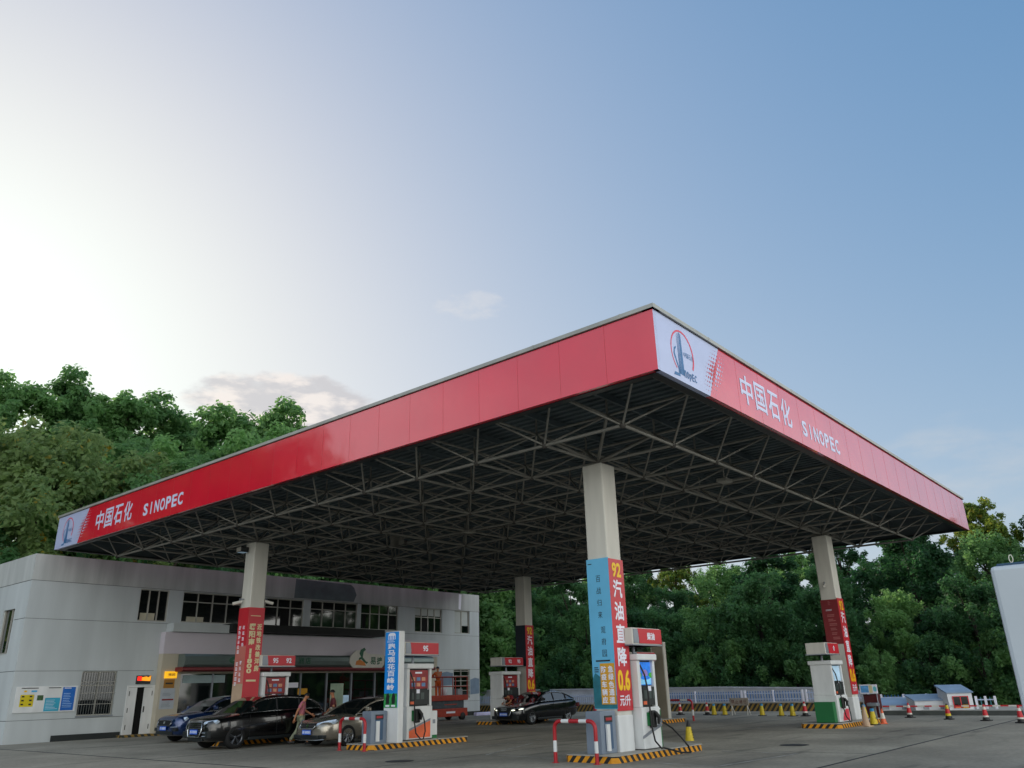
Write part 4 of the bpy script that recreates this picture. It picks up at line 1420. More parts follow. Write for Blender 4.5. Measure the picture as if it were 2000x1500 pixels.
        if G_.get('drl'):
            h.tube([A+Vector((-.025, 0, -hh*.2)), M_+Vector((-.035, 0, -hh*.3)), C_+Vector((-.02, sg_*.012, 0))], .02, LEDW, 6)
        h.build('headlight', o)
    f = B()
    for q in G_['intakes']:
        f.bbox(q[0], q[1], DARK, .015)
    f.build('bumper_intake', o)
    if 'lip' in G_:
        f = B()
        for q in G_['lip']:
            f.tube(q, .014, CHROME, 6)
        f.build('bumper_trim', o)
    px, pz = G_['plate']
    f = B().box((px-.02, -.22, pz-.07), (px, .22, pz+.07), BLUEP)
    pl_ = f.build('license_plate', o)
    f = B()
    for k in range(7):
        f.rect((px-.023, .17-.058*k-(.02 if k > 1 else 0), pz), XN, .035, .08, PLATE_W)
    f.build('plate_characters', pl_)
    # mirrors, handles, sills, wipers, lines
    for sg_ in (-1, 1):
        xm = P['mirror']
        zm = interp(P['top'], xm)+.06
        ym = interp(P['wid'], xm)*.93
        m_ = B().bbox((xm-.06, min(sg_*(ym+.04), sg_*(ym+.22)), zm-.02), (xm+.09, max(sg_*(ym+.04), sg_*(ym+.22)), zm+.13), paint, .04)
        m_.tube([(xm+.02, sg_*(ym-.03), zm), (xm+.02, sg_*(ym+.08), zm+.02)], .03, BLACK, 6)
        m_.build('mirror', o)
        for xh in P['handles']:
            B().bbox((xh-.1, min(sg_*(Wd*.985), sg_*(Wd*.985+.03)), interp(P['top'], xh)-.17), (xh+.1, max(sg_*(Wd*.985), sg_*(Wd*.985+.03)), interp(P['top'], xh)-.135), P.get('hm', paint), .012).build('door_handle', o)
        B().bbox((P['axles'][0]+P['R']+.1, min(sg_*(Wd*.93), sg_*(Wd*.985)), interp(P['bot'], 2)+.0), (P['axles'][1]-P['R']-.1, max(sg_*(Wd*.93), sg_*(Wd*.985)), interp(P['bot'], 2)+.1), DARK, .02).build('sill', o)
        x_ = B()
        for xh in P['doors']:
            zt = interp(P['top'], xh)-.06
            zb = interp(P['bot'], xh)+.12
            x_.tube([(xh, sg_*(interp(P['wid'], xh)*.967), zt), (xh, sg_*(interp(P['wid'], xh)*.998), zb+.5*(zt-zb)), (xh+.02, sg_*(interp(P['wid'], xh)*.985), zb)], .006, BLACK, 4)
        x_.build('door_seam', o)
        B().bbox((L_-.16, min(sg_*(Wd*.6), sg_*(Wd*.93)), interp(P['top'], L_-.2)-.32), (L_-.04, max(sg_*(Wd*.6), sg_*(Wd*.93)), interp(P['top'], L_-.2)-.14), mat('tail_lamp', '#6a0a10', .15, spec=1.), .02).build('tail_light', o)
    return o
SUV = dict(L=4.55, W=1.88, H=1.6, R=.355, axles=(.92, 3.58), stations=[0, .06, .16, .35, .7, 1.15, 1.6, 2.3, 3.0, 3.7, 4.2, 4.42, 4.52, 4.55],
    top=[(0, .66), (.06, .86), (.16, .93), (.35, .965), (1.15, 1.06), (1.6, 1.08), (3.7, 1.13), (4.3, 1.12), (4.5, 1.0), (4.55, .85)],
    bot=[(0, .34), (.16, .24), (.5, .23), (4.0, .25), (4.4, .32), (4.55, .45)],
    wid=[(0, .62), (.06, .74), (.16, .84), (.35, .9), (.7, .935), (3.7, .94), (4.2, .9), (4.42, .84), (4.55, .72)],
    roof=[(1.08, 1.02), (1.4, 1.24), (1.72, 1.44), (2.0, 1.55), (2.5, 1.6), (3.1, 1.595), (3.6, 1.55), (3.95, 1.47), (4.2, 1.3), (4.42, 1.06)], wind=(3, 7),
    pillars=(2.45, 3.35), mirror=1.45, handles=(2.25, 3.15), doors=(1.4, 2.42, 3.35), spokes=5, rim=RIMD,
    front=dict(gz=.62, gh=.44, gw=.42, gx=-.02, sl=.12, fr=.022, bars=7, rings=True, hl=((.03, .44, .79), (.24, .86, .84), .13), drl=False,
               intakes=[((.0, .46, .36), (.12, .78, .56)), ((.0, -.78, .36), (.12, -.46, .56)), ((.0, -.42, .27), (.1, .42, .37))],
               lip=[[(-.03, s_*.48, z_), (.07, s_*.8, z_)] for s_ in (-1, 1) for z_ in (.42, .52)], plate=(-.05, .55)))
Q = dict(SUV)
Q['col'] = '#07080b'
Q['chrome'] = 1
make_car('black_suv', 'glossy black SUV with chrome framed grille beside the walking man', (14.6, 26.0, 0), Q)
BL = dict(SUV)
BL.update(col='#12305f', metal=.5, H=1.56, rim=RIMD, L=4.5)
BL['front'] = dict(gz=.7, gh=.2, gw=.5, gx=-.01, sl=.3, fr=.008, bars=3, bm=DARK, badge=True, hl=((.04, .42, .76), (.36, .9, .84), .15),
                   intakes=[((-.02, -.6, .3), (.1, .6, .42)), ((.02, .5, .42), (.16, .8, .54)), ((.02, -.8, .42), (.16, -.5, .54))], lip=[[(-.02, .5, .56), (.09, .8, .57)], [(-.02, -.5, .56), (.09, -.8, .57)]], plate=(-.045, .52))
make_car('blue_suv', 'dark blue crossover parked nearest the white double door', (16.25, 31.2, 0), BL)
SED = dict(L=4.75, W=1.84, H=1.44, R=.325, axles=(.92, 3.66), stations=[0, .06, .18, .4, .8, 1.3, 1.8, 2.6, 3.3, 3.9, 4.3, 4.58, 4.7, 4.75],
    top=[(0, .56), (.06, .7), (.18, .77), (.4, .82), (1.3, .95), (1.8, .97), (3.9, 1.03), (4.45, 1.03), (4.65, .96), (4.75, .8)],
    bot=[(0, .3), (.18, .2), (.5, .18), (4.2, .2), (4.6, .3), (4.75, .42)],
    wid=[(0, .58), (.06, .7), (.18, .8), (.4, .87), (.8, .91), (3.9, .92), (4.3, .87), (4.6, .78), (4.75, .66)],
    roof=[(1.25, .92), (1.6, 1.12), (1.95, 1.29), (2.25, 1.39), (2.7, 1.44), (3.1, 1.43), (3.5, 1.37), (3.85, 1.25), (4.15, 1.12), (4.4, 1.02)], wind=(3, 6),
    pillars=(2.65, 3.6), mirror=1.65, handles=(2.45, 3.4), doors=(1.55, 2.6, 3.55), spokes=8, rim=RIM,
    front=dict(gz=.63, gh=.17, gw=.4, gx=-.015, sl=.35, fr=.014, bars=2, badge=True, hl=((.03, .42, .66), (.42, .88, .76), .14),
               intakes=[((-.02, -.55, .25), (.1, .55, .36)), ((.02, .5, .27), (.16, .78, .37)), ((.02, -.78, .27), (.16, -.5, .37))],
               lip=[[(.06, -.78, .24), (-.03, -.4, .215), (-.03, .4, .215), (.06, .78, .24)]], plate=(-.04, .45)))
S1 = dict(SED)
S1.update(col='#989184', metal=.6)
make_car('bronze_saloon', 'grey bronze saloon car nose out beside the blue totem island', (16.9, 23.15, 0), S1)
S2 = dict(SED)
S2.update(col='#0a0d14', metal=.3, spokes=9)
S2['front'] = dict(gz=.58, gh=.34, gw=.42, gx=-.03, sl=.15, fr=.01, bars=5, bm=DARK, rings=True, drl=True, hl=((.03, .44, .66), (.34, .86, .7), .12),
                   intakes=[((.0, .46, .26), (.12, .78, .4)), ((.0, -.78, .26), (.12, -.46, .4))], plate=(-.06, .47))
make_car('black_saloon', 'black saloon car with lit headlights parked at the far pump', (29.75, 25.95, 0), S2)
# ------------------------------------------------------------------ people
def skin_mesh(name, verts, edges, m, parent, sub=2):
    # verts: list of (x,y,z,rx,ry)
    me = bpy.data.meshes.new(name)
    me.from_pydata([v[:3] for v in verts], edges, [])
    me.materials.append(m)
    o = bpy.data.objects.new(name, me)
    COL.objects.link(o)
    sk = o.modifiers.new('k', 'SKIN')
    sk.use_smooth_shade = True
    for i, v in enumerate(verts):
        d_ = me.skin_vertices[0].data[i]
        d_.radius = (v[3], v[4] if len(v) > 4 else v[3])
        d_.use_root = i == 0
    sb = o.modifiers.new('s', 'SUBSURF')
    sb.levels = sb.render_levels = sub
    finish(o, None)
    o.data.materials.clear()
    o.data.materials.append(m)
    if parent:
        o.parent = parent
    return o
SKIN = mat('skin', '#a9714f', .55, var=.08)
HAIR = mat('hair_black', '#0d0b0a', .6, var=.2)
def person(label, loc, rz, J, shirt, trousers, sleeve='short', helmet=None, scale=1.):
    # local axes: faces +X, left is +Y. J: joint positions
    o = thing('person', label, 'person', loc, None, rz)
    o.scale = (scale,)*3
    V, E_ = [], []
    def av(p, r, r2=None):
        V.append((*p, r, r2 or r))
        return len(V)-1
    def ln(a, b):
        E_.append((a, b))
    pel = av(J['pelvis'], .13, .1)
    ch = av(J['chest'], .15, .1)
    ln(pel, ch)
    nk = av(J['neck'], .055)
    ln(ch, nk)
    h1 = Vector(J['head'])
    nkv = Vector(J['neck'])
    hd = (h1-nkv).normalized()
    jaw = av(nkv+hd*.09, .062, .062)
    ln(nk, jaw)
    mid = av(h1, .085, .078)
    ln(jaw, mid)
    top = av(h1+hd*.1, .06, .06)
    ln(mid, top)
    fx = Vector(J.get('face', (1, 0, 0)))
    ns = av(h1+fx*.1-hd*.015, .014)
    ln(mid, ns)
    lat = hd.cross(fx).normalized()
    for sg_ in (-1, 1):
        ea = av(h1+lat*sg_*.09-fx*.01, .016, .022)
        ln(mid, ea)
    hands = []
    for s_ in 'lr':
        sh = av(J['sh'+s_], .062)
        ln(ch, sh)
        el = av(J['el'+s_], .042)
        ln(sh, el)
        wr = av(J['wr'+s_], .028)
        ln(el, wr)
        d_ = (Vector(J['wr'+s_])-Vector(J['el'+s_])).normalized()
        pm = av(Vector(J['wr'+s_])+d_*.07, .038, .022)
        ln(wr, pm)
        side = d_.cross(Vector((0, 1, 0)))
        if side.length < .1:
            side = Vector((1, 0, 0))
        side.normalize()
        inw = d_.cross(side)*(1 if s_ == 'l' else -1)
        for k, ll in enumerate((.075, .085, .08, .06)):
            base_ = Vector(J['wr'+s_])+d_*.1+side*(.03-.02*k)
            f1 = av(base_+d_*.01, .009)
            f2 = av(base_+d_*ll*.6+inw*.015, .008)
            f3 = av(base_+d_*ll+inw*.04, .007)
            ln(pm, f1)
            ln(f1, f2)
            ln(f2, f3)
        tb = av(Vector(J['wr'+s_])+d_*.05+side*.05, .01)
        tb2 = av(Vector(J['wr'+s_])+d_*.1+side*.065, .008)
        ln(pm, tb)
        ln(tb, tb2)
        hp = av(J['hip'+s_], .085)
        ln(pel, hp)
        kn = av(J['kn'+s_], .058)
        ln(hp, kn)
        an = av(J['an'+s_], .04)
        ln(kn, an)
        toe = av(Vector(J['an'+s_])+Vector((.15, 0, -.05)), .035)
        ln(an, toe)
    skin_mesh('body', V, E_, SKIN, o, 2)
    # shirt
    V, E_ = [], []
    a = av(Vector(J['pelvis'])+Vector((0, 0, -.03)), .155, .125)
    w_ = av((Vector(J['pelvis'])+Vector(J['chest']))/2, .15, .12)
    ln(a, w_)
    c_ = av(J['chest'], .175, .125)
    ln(w_, c_)
    n_ = av(Vector(J['chest']).lerp(Vector(J['neck']), .7), .08, .075)
    ln(c_, n_)
    for s_ in 'lr':
        sh = av(J['sh'+s_], .08)
        ln(c_, sh)
        t_ = .75 if sleeve == 'short' else 1
        el = av(Vector(J['sh'+s_]).lerp(Vector(J['el'+s_]), t_), .066 if sleeve == 'short' else .055)
        ln(sh, el)
        if sleeve == 'long':
            wr = av(J['wr'+s_], .042)
            ln(el, wr)
    skin_mesh('shirt', V, E_, shirt, o, 2)
    V, E_ = [], []
    a = av(Vector(J['pelvis'])+Vector((0, 0, .02)), .14, .118)
    for s_ in 'lr':
        hp = av(J['hip'+s_], .1)
        ln(a, hp)
        kn = av(J['kn'+s_], .075)
        ln(hp, kn)
        an = av(Vector(J['an'+s_])+Vector((0, 0, .02)), .066)
        ln(kn, an)
    skin_mesh('trousers', V, E_, trousers, o, 2)
    hb = B()
    # hair or helmet cap
    c0 = h1+hd*.03-fx*.015
    rows = []
    m_ = helmet or HAIR
    for i in range(6):
        ph = R(8+88*i/5)
        for k in range(14):
            a_ = 2*math.pi*k/14
            rr = .108 if helmet else .098
            cut = 1. if helmet or math.cos(a_) < .4 else .92
            dirv = fx*math.cos(a_)+lat*math.sin(a_)
            rows.append(c0+dirv*rr*math.sin(ph)*cut+hd*rr*1.05*math.cos(ph))
    hb.add(rows, [(i*14+k, i*14+(k+1) % 14, (i+1)*14+(k+1) % 14, (i+1)*14+k) for i in range(5) for k in range(14)]+[tuple(range(13, -1, -1))], m_, True)
    hb.build('helmet' if helmet else 'hair', o)
    fc = B()
    for sg_ in (-1, 1):
        fc.disc(h1+fx*.083+lat*sg_*.034+hd*.005, (lat, hd), .013, .007, HAIR, 8)
    fc.disc(h1+fx*.079-hd*.06, (lat, hd), .022, .006, RED2, 8)
    fc.build('facial_features', o)
    sb = B()
    for s_ in 'lr':
        p_ = Vector(J['an'+s_])
        sb.bbox(p_+Vector((-.08, -.045, -.085)), p_+Vector((.19, .045, .0)), BLACK, .03)
    sb.build('shoes', o)
    return o
WALK = dict(pelvis=(0, 0, .93), chest=(.05, 0, 1.28), neck=(.09, 0, 1.47), head=(.16, 0, 1.6), face=(.97, 0, -.24),
            shl=(.05, .19, 1.38), ell=(.12, .24, 1.12), wrl=(.33, .2, 1.0), shr=(.04, -.19, 1.38), elr=(-.12, -.24, 1.12), wrr=(-.2, -.22, .88),
            hipl=(0, .09, .88), knl=(-.1, .09, .47), anl=(-.34, .09, .12), hipr=(0, -.09, .88), knr=(.2, -.09, .5), anr=(.27, -.09, .085))
PINKS = mat('shirt_pink_check', '#a9626e', .8, var=.2, vs=22)
KHAKI = mat('trousers_khaki', '#8a9078', .8, var=.1)
person('man in a pink shirt and khaki trousers walking past the black SUV', (17.75, 24.75, 0), R(-38), WALK, PINKS, KHAKI, scale=.95)
STAND = dict(pelvis=(0, 0, .93), chest=(0, 0, 1.27), neck=(.02, 0, 1.46), head=(.05, 0, 1.6), face=(1, 0, 0),
             shl=(0, .19, 1.38), ell=(.02, .25, 1.1), wrl=(.14, .24, .88), shr=(0, -.19, 1.38), elr=(.05, -.25, 1.1), wrr=(.2, -.2, .95),
             hipl=(0, .09, .88), knl=(.02, .1, .48), anl=(0, .1, .085), hipr=(0, -.09, .88), knr=(.02, -.1, .48), anr=(0, -.1, .085))
MAROON = mat('shirt_maroon', '#5a2028', .8, var=.15)
NAVY = mat('trousers_navy', '#1a1e28', .8, var=.1)
person('attendant in maroon shirt standing behind the tail of the black SUV', (19.75, 25.6, 0), R(150), STAND, MAROON, NAVY)
BEND = dict(pelvis=(0, 0, .92), chest=(.24, 0, 1.14), neck=(.4, 0, 1.2), head=(.52, 0, 1.22), face=(.75, 0, -.66),
            shl=(.28, .19, 1.2), ell=(.42, .22, .98), wrl=(.6, .16, .9), shr=(.28, -.19, 1.2), elr=(.42, -.22, .98), wrr=(.6, -.14, .9),
            hipl=(0, .09, .88), knl=(.04, .1, .48), anl=(0, .1, .085), hipr=(0, -.09, .88), knr=(.04, -.1, .48), anr=(0, -.1, .085))
REDV = mat('uniform_red', '#7c121a', .75, var=.1)
person('attendant in red uniform bending at the pump behind the black saloon', (31.55, 26.96, 0), R(180), BEND, REDV, NAVY)
ORS = mat('workwear_orange', '#c2551c', .8, var=.12)
person('worker in orange with dark helmet standing on the red scissor lift', (33.0, 33.6, 1.16), R(75), dict(STAND, wrl=(.42, .16, 1.28), ell=(.2, .24, 1.2), wrr=(.4, -.16, 1.3), elr=(.2, -.24, 1.2)), ORS, ORS, 'long', mat('helmet_navy', '#101a30', .4), scale=.95)
# ------------------------------------------------------------------ scissor lift, far kerb, railing, huts, lorry
LIFT = mat('lift_red', '#a3341f', .5, var=.2, vs=4)
sc = thing('scissor_lift', 'red scissor lift platform parked before the building', 'scissor lift', (32.1, 33.3, 0))
B().bbox((0, 0, .2), (2.95, 1.2, .62), LIFT, .03).build('chassis', sc)
B().bbox((.05, .1, .62), (2.75, 1.1, 1.02), mat('lift_grey', '#3f4a52', .6, var=.3, vs=5), .02).build('scissor_stack', sc)
B().bbox((-.05, 0, 1.02), (3.0, 1.2, 1.3), LIFT, .02).build('platform', sc)
rl = B()
for x in (0, 1.0, 2.0, 2.95):
    for y in (.03, 1.17):
        rl.tube([(x, y, 1.3), (x, y, 2.25)], .028, LIFT, 6)
for z in (1.75, 2.25):
    rl.tube([(0, .03, z), (2.95, .03, z), (2.95, 1.17, z), (0, 1.17, z), (0, .03, z)], .028, LIFT, 6)
rl.build('guard_rail', sc)
for x in (.4, 2.55):
    for y in (-.04, 1.02):
        w_ = B().lathe([(0, y), (.17, y), (.2, y+.03), (.2, y+.19), (.17, y+.22), (0, y+.22)], (x, 0, .2), BLACK, 16, 'y').build('wheel', sc)
ld = B().rect((1.6, -.004, .42), YN, .7, .1, LET).rect((1.7, .09, .82), YN, 1.0, .05, LIFT)
ld.build('decal', sc)


tag(B().bbox((2.35, .2, 0), (2.75, .6, .32), mat('tool_grey', '#8f959b', .6), .02).build('tool_box', None, (32.1, 33.3, 1.3)), 'pale tool box standing on the scissor lift deck', 'tool box')
tag(B().lathe([(0, 0), (.13, 0), (.15, .33), (.14, .33), (.12, .02), (0, .02)], (0, 0, 0), LET, 16).build('paint_bucket', None, (33.6, 33.7, 1.3)), 'white paint bucket on the scissor lift deck', 'bucket')
tag(B().bbox((-.9, -.14, 0), (.9, .14, .2), mat('lilac_white', '#c3bfe0', .6), .05).build('wrapped_roll', None, (40.3, 36.8, 0)), 'long pale wrapped roll lying by the building corner', 'roll')
RAILW = mat('railing_pale_blue', '#b4c2dc', .5, var=.06)
RAILB = mat('railing_blue', '#2d6fb0', .5, var=.1)
WALLP = mat('whitewashed_wall', '#b6bac2', .75, var=.14, vs=1.5, bump=.004)
# boundary wall behind
bw = thing('boundary_wall', 'low whitewashed wall under the overhanging trees', 'wall')
b = B()
pts = [(48.4, 60), (48.2, 45), (48., 33), (47.6, 24), (47.4, 18), (47.3, 15.5)]
hs = [1.45, 1.4, 1.3, 1.25, 1.1, .85]
for (p0, h0), (p1, h1_) in zip(zip(pts, hs), zip(pts[1:], hs[1:])):
    b.add([(*p0, 0), (*p1, 0), (*p1, h1_), (*p0, h0), (p0[0]+.3, p0[1], 0), (p1[0]+.3, p1[1], 0), (p1[0]+.3, p1[1], h1_), (p0[0]+.3, p0[1], h0)], [(0, 1, 2, 3), (3, 2, 6, 7), (5, 4, 7, 6)], WALLP)
b.build('wall', bw)
b = B()
for (p0, h0), (p1, h1_) in zip(zip(pts, hs), zip(pts[1:], hs[1:])):
    b.add([(p0[0]-.05, p0[1], h0), (p1[0]-.05, p1[1], h1_), (p1[0]+.35, p1[1], h1_), (p0[0]+.35, p0[1], h0), (p0[0]-.05, p0[1], h0+.08), (p1[0]-.05, p1[1], h1_+.08), (p1[0]+.35, p1[1], h1_+.08), (p0[0]+.35, p0[1], h0+.08)], [(0, 1, 5, 4), (4, 5, 6, 7), (2, 3, 7, 6)], WALLP)
b.build('coping', bw)
# hazard kerb
hk = thing('hazard_kerb', 'long raised kerb with faded yellow and black stripes under the railing', 'kerb')
B().box((45.9, 14.6, 0), (46.4, 45, .42), STRIPE2).build('striped_face', hk)
B().box((45.85, 14.55, .42), (46.45, 45, .47), CONC).build('kerb_top', hk)
# railing
def rail(y0, y1, z0, h, label, blue, x=46.15):
    o = thing('picket_railing', label, 'railing', (x, y0, z0), 'picket railings along the kerb')
    n = int((y1-y0)/.16)
    b = B()
    for i in range(n+1):
        yy = (y1-y0)*i/n
        b.box((-.015, yy-.02, .06), (.015, yy+.02, h), blue)
        b.add([(-.015, yy-.02, h), (.015, yy-.02, h), (.015, yy+.02, h), (-.015, yy+.02, h), (0, yy, h+.06)], [(0, 1, 4), (1, 2, 4), (2, 3, 4), (3, 0, 4)], blue)
    b.build('pickets', o)
    for z in (h*.25, h*.8):
        B().box((-.035, 0, z), (-.016, y1-y0, z+.05), RAILW).build('rail', o)
    for yy in (0, (y1-y0)/2, y1-y0):
        B().bbox((-.05, yy-.045, 0), (.05, yy+.045, h+.08), LET, .01).build('post', o)
    return o
rail(36.0, 44.0, .47, .55, 'picket railing length behind the black saloon', RAILW)
rail(28.2, 35.8, .47, .55, 'picket railing length left of the beige slab', RAILW)
rail(22.0, 28., .47, .55, 'picket railing length just right of the beige slab, bluest pickets', RAILB)
rail(18.4, 21.8, .47, .55, 'blue picket railing length behind the rusty board', RAILB)
rail(14.9, 18.2, .47, .55, 'pale picket railing length meeting the right pump', RAILW)
rail(12.2, 14.4, .2, .5, 'blue picket railing length left of the low white box', RAILB, 46.6)
rail(8.3, 9.05, .2, .45, 'short green blue picket panel right of the white hut', mat('railing_teal', '#3f7f86', .5), 42.3)
# rusty board on legs
sb_ = thing('board_sign', 'rusty white board on white legs before the railing', 'sign', (40.7, 19.6, 0))
B().bbox((-.02, -.52, .46), (.02, .52, .82), mat('rusty_white', '#a49c92', .7, var=.3, vs=5), .008).build('board', sb_)
L = B()
for k, ch in enumerate('禁止通行'):
    L.text(ch, mat('faded_red', '#7d4a44', .6, var=.3), (-.025, .33-.22*k, .64), XN, .17, .17, .01)
L.build('lettering', sb_)
b = B()
for yy in (-.42, .42):
    b.tube([(.0, yy, .47), (-.06, yy, 0)], .018, CW, 6).tube([(.0, yy, .47), (.3, yy, 0)], .018, CW, 6)
b.build('legs', sb_)
# info point at right island
ip = thing('information_board', 'white and blue information board on posts at the right island end', 'board', (34.9, 11.23, 0))
B().bbox((-.02, -.34, 1.03), (.02, .34, 1.37), LET, .008).build('board', ip)
B().rect((-.024, .14, 1.2), XN, .3, .26, mat('print_blue3', '#5d9fd8', .5, var=.3, vs=9)).rect((-.024, -.09, 1.2), XN, .13, .28, CREAM).disc((-.024, -.25, 1.2), XN, .07, .1, mat('print_cyan4', '#6cc4d4', .5)).build('print', ip)
B().tube([(0, -.28, 0), (0, -.28, 1.03)], .022, GREYM).tube([(0, .28, 0), (0, .28, 1.03)], .022, GREYM).build('post', ip)
fb = thing('fire_cabinet', 'dark red fire cabinet under the information board', 'cabinet', (35.2, 11.3, 0))
B().bbox((0, -.28, .1), (.35, .28, 1.0), mat('cabinet_maroon', '#4a1014', .5, var=.2), .015).build('cabinet', fb)
B().box((-.006, -.24, .2), (-.001, .24, .95), mat('cabinet_door', '#571518', .35, var=.2)).box((-.02, .02, .55), (-.006, .05, .7), GREYM).build('door', fb)
st_ = thing('wash_stand', 'grey metal pedestal stand before the dark red cabinet', 'stand', (34.6, 11.05, 0))
B().lathe([(.0, 0), (.16, 0), (.09, .06), (.08, .52), (.1, .58)], (0, 0, 0), mat('stand_grey', '#5c5e5e', .5), 12).build('pedestal', st_)
B().bbox((-.18, -.2, .58), (.18, .2, .7), GREYM, .03).build('basin', st_)
# raised pavement edge at far right
pv = B()
pv.box((40.75, -40, 0), (47.0, 13.9, .2), CONC)
pv.box((40.6, -40, 0), (40.745, 13.9, .19), mat('kerb_dark', '#4b504e', .8, var=.25, vs=2))
struct(pv.build('pavement'))
# huts
HW_ = mat('hut_white', '#d2d5da', .6, var=.08)
LIDB = mat('lid_blue_grey', '#8fa5c0', .35, .2, var=.12)
def hut(name, label, x, y0, y1, h0, h1_, dep, door):
    o = thing(name, label, 'hut' if door else 'box', (x, y0, .2), None, R(36))
    w = y1-y0
    b = B()
    A = [(0, 0, 0), (dep, 0, 0), (dep, 0, h1_), (0, 0, h0)]
    C_ = [(p_[0], w, p_[2]) for p_ in A]
    b.add(A+C_, [(0, 1, 2, 3), (7, 6, 5, 4), (0, 3, 7, 4), (1, 5, 6, 2)], HW_)
    b.build('wall', o)
    r_ = B()
    n_ = Vector((h0-h1_, 0, dep)).normalized()*.05
    D_ = [(-.06, -.06, h0-.02), (dep+.05, -.06, h1_), (dep+.05, w+.06, h1_), (-.06, w+.06, h0-.02)]
    r_.add(D_+[tuple(Vector(p_)+n_) for p_ in D_], [(3, 2, 1, 0), (4, 5, 6, 7), (0, 1, 5, 4), (1, 2, 6, 5), (2, 3, 7, 6), (3, 0, 4, 7)], LIDB)
    r_.build('lid', o)
    if door:
        d_ = B()
        d_.box((-.02, .2, .06), (-.004, w-.2, h0-.14), GLASS)
        q = d_.build('window', o)
        f_ = B()
        for yy in (.18, w/2-.02, w-.22):
            f_.box((-.03, yy, .06), (-.021, yy+.04, h0-.14), CR)
        f_.box((-.03, .2, h0-.17), (-.021, w-.2, h0-.14), CR)
        f_.build('frame', q)
        g_ = B().box((-.028, .24, .07), (-.0215, w/2-.05, .2), GOLD).box((-.028, w/2+.04, .07), (-.0215, w-.24, .17), ORA)
        g_.build('sticker', q)
    else:
        f_ = B().box((-.01, w*.2, .02), (-.001, w*.35, .14), GREYM).box((-.01, w*.65, .02), (-.001, w*.8, .14), GREYM)
        f_.build('vent', o)
    return o
hut('access_hut', 'small white hut with a sloping lid and red framed glass door', 41.9, 9.1, 10.15, .7, .98, 1.0, True)
hut('lidded_box', 'low white box with blue grey lid beside the white hut', 42., 9.95, 11.6, .4, .6, .95, False)
hut('lidded_box', 'flatter white box with blue grey lid left of the other box', 42., 11.5, 13.4, .2, .46, .9, False)
# red white tape along the kerb
tp = B()
y = -5.
k = 0
while y < 13.5:
    tp.quad((41.0, y, .2+.14), (41.0, y+.3, .2+.14), (41.0, y+.3, .2+.2), (41.0, y, .2+.2), (CR, CW)[k % 2])
    y += .3
    k += 1
tag(tp.build('barrier_tape'), 'red and white tape strung along the far pavement edge', 'tape')
# lorry at right edge
TR = mat('lorry_white', '#b9c2ca', .4, var=.05, vs=.6)
lo = thing('box_lorry', 'white box lorry cut by the right edge of the photo', 'lorry', (11.3, 1.965, 0))
B().bbox((0, -2.3, .5), (5.6, 0, 2.87), TR, .05).build('cargo_box', lo)
B().bbox((.05, -2.26, 2.852), (5.58, -.07, 2.9), mat('tarp_blue', '#25435c', .6, var=.2), .02).build('roof_sheet', lo)
rr_ = B()
rr_.tube([(.12, -.55, 3.02), (.12, -.62, 3.03), (.12, -1.4, 3.05), (.12, -2.2, 3.03)], [.09, .12, .12, .11], mat('rolled_tarp', '#6e7277', .8, var=.25, vs=5), 10)
rr_.tube([(.12, -.55, 2.92), (.12, -.5, 2.98), (.12, -.55, 3.03)], .06, CW, 8)
rr_.build('rolled_cover', lo)
B().ring((.1, -.24, 2.95), XN, .025, .05, .01, CW).build('lashing_ring', lo)
B().box((-.004, -1.155, .56), (.002, -1.145, 2.8), GREYM).tube([(-.04, -1.05, .7), (-.04, -1.05, 2.7)], .018, GREYM, 6).tube([(-.04, -1.25, .7), (-.04, -1.25, 2.7)], .018, GREYM, 6).build('door_bar', lo)
B().bbox((.1, -2.2, .32), (7.2, -.1, .5), DARK, .02).build('chassis', lo)
B().bbox((-.02, -2.2, .34), (.08, -.1, .46), REDP, .01).build('rear_bumper', lo)
for sg_ in (-.2, -2.1):
    B().box((-.03, sg_-.1, .52), (-.004, sg_+.1, .6), CR).build('tail_light', lo)
cb = B().bbox((5.75, -2.2, .45), (7.5, -.1, 2.5), TR, .15)
cab_ = cb.build('cab', lo)
B().box((7.46, -2.0, 1.5), (7.51, -.3, 2.25), GLASS).box((6.5, -.104, 1.5), (7.2, -.096, 2.2), GLASS).build('window', cab_)
for x in (1.4, 6.6):
    for y in (-.34, -2.26):
        w_ = B().lathe([(.0, y+.02), (.25, y+.02), (.4, y), (.42, y+.05), (.42, y+.25), (.4, y+.3), (0, y+.28)], (x, 0, .42), TYRE, 22, 'y').build('wheel', lo)
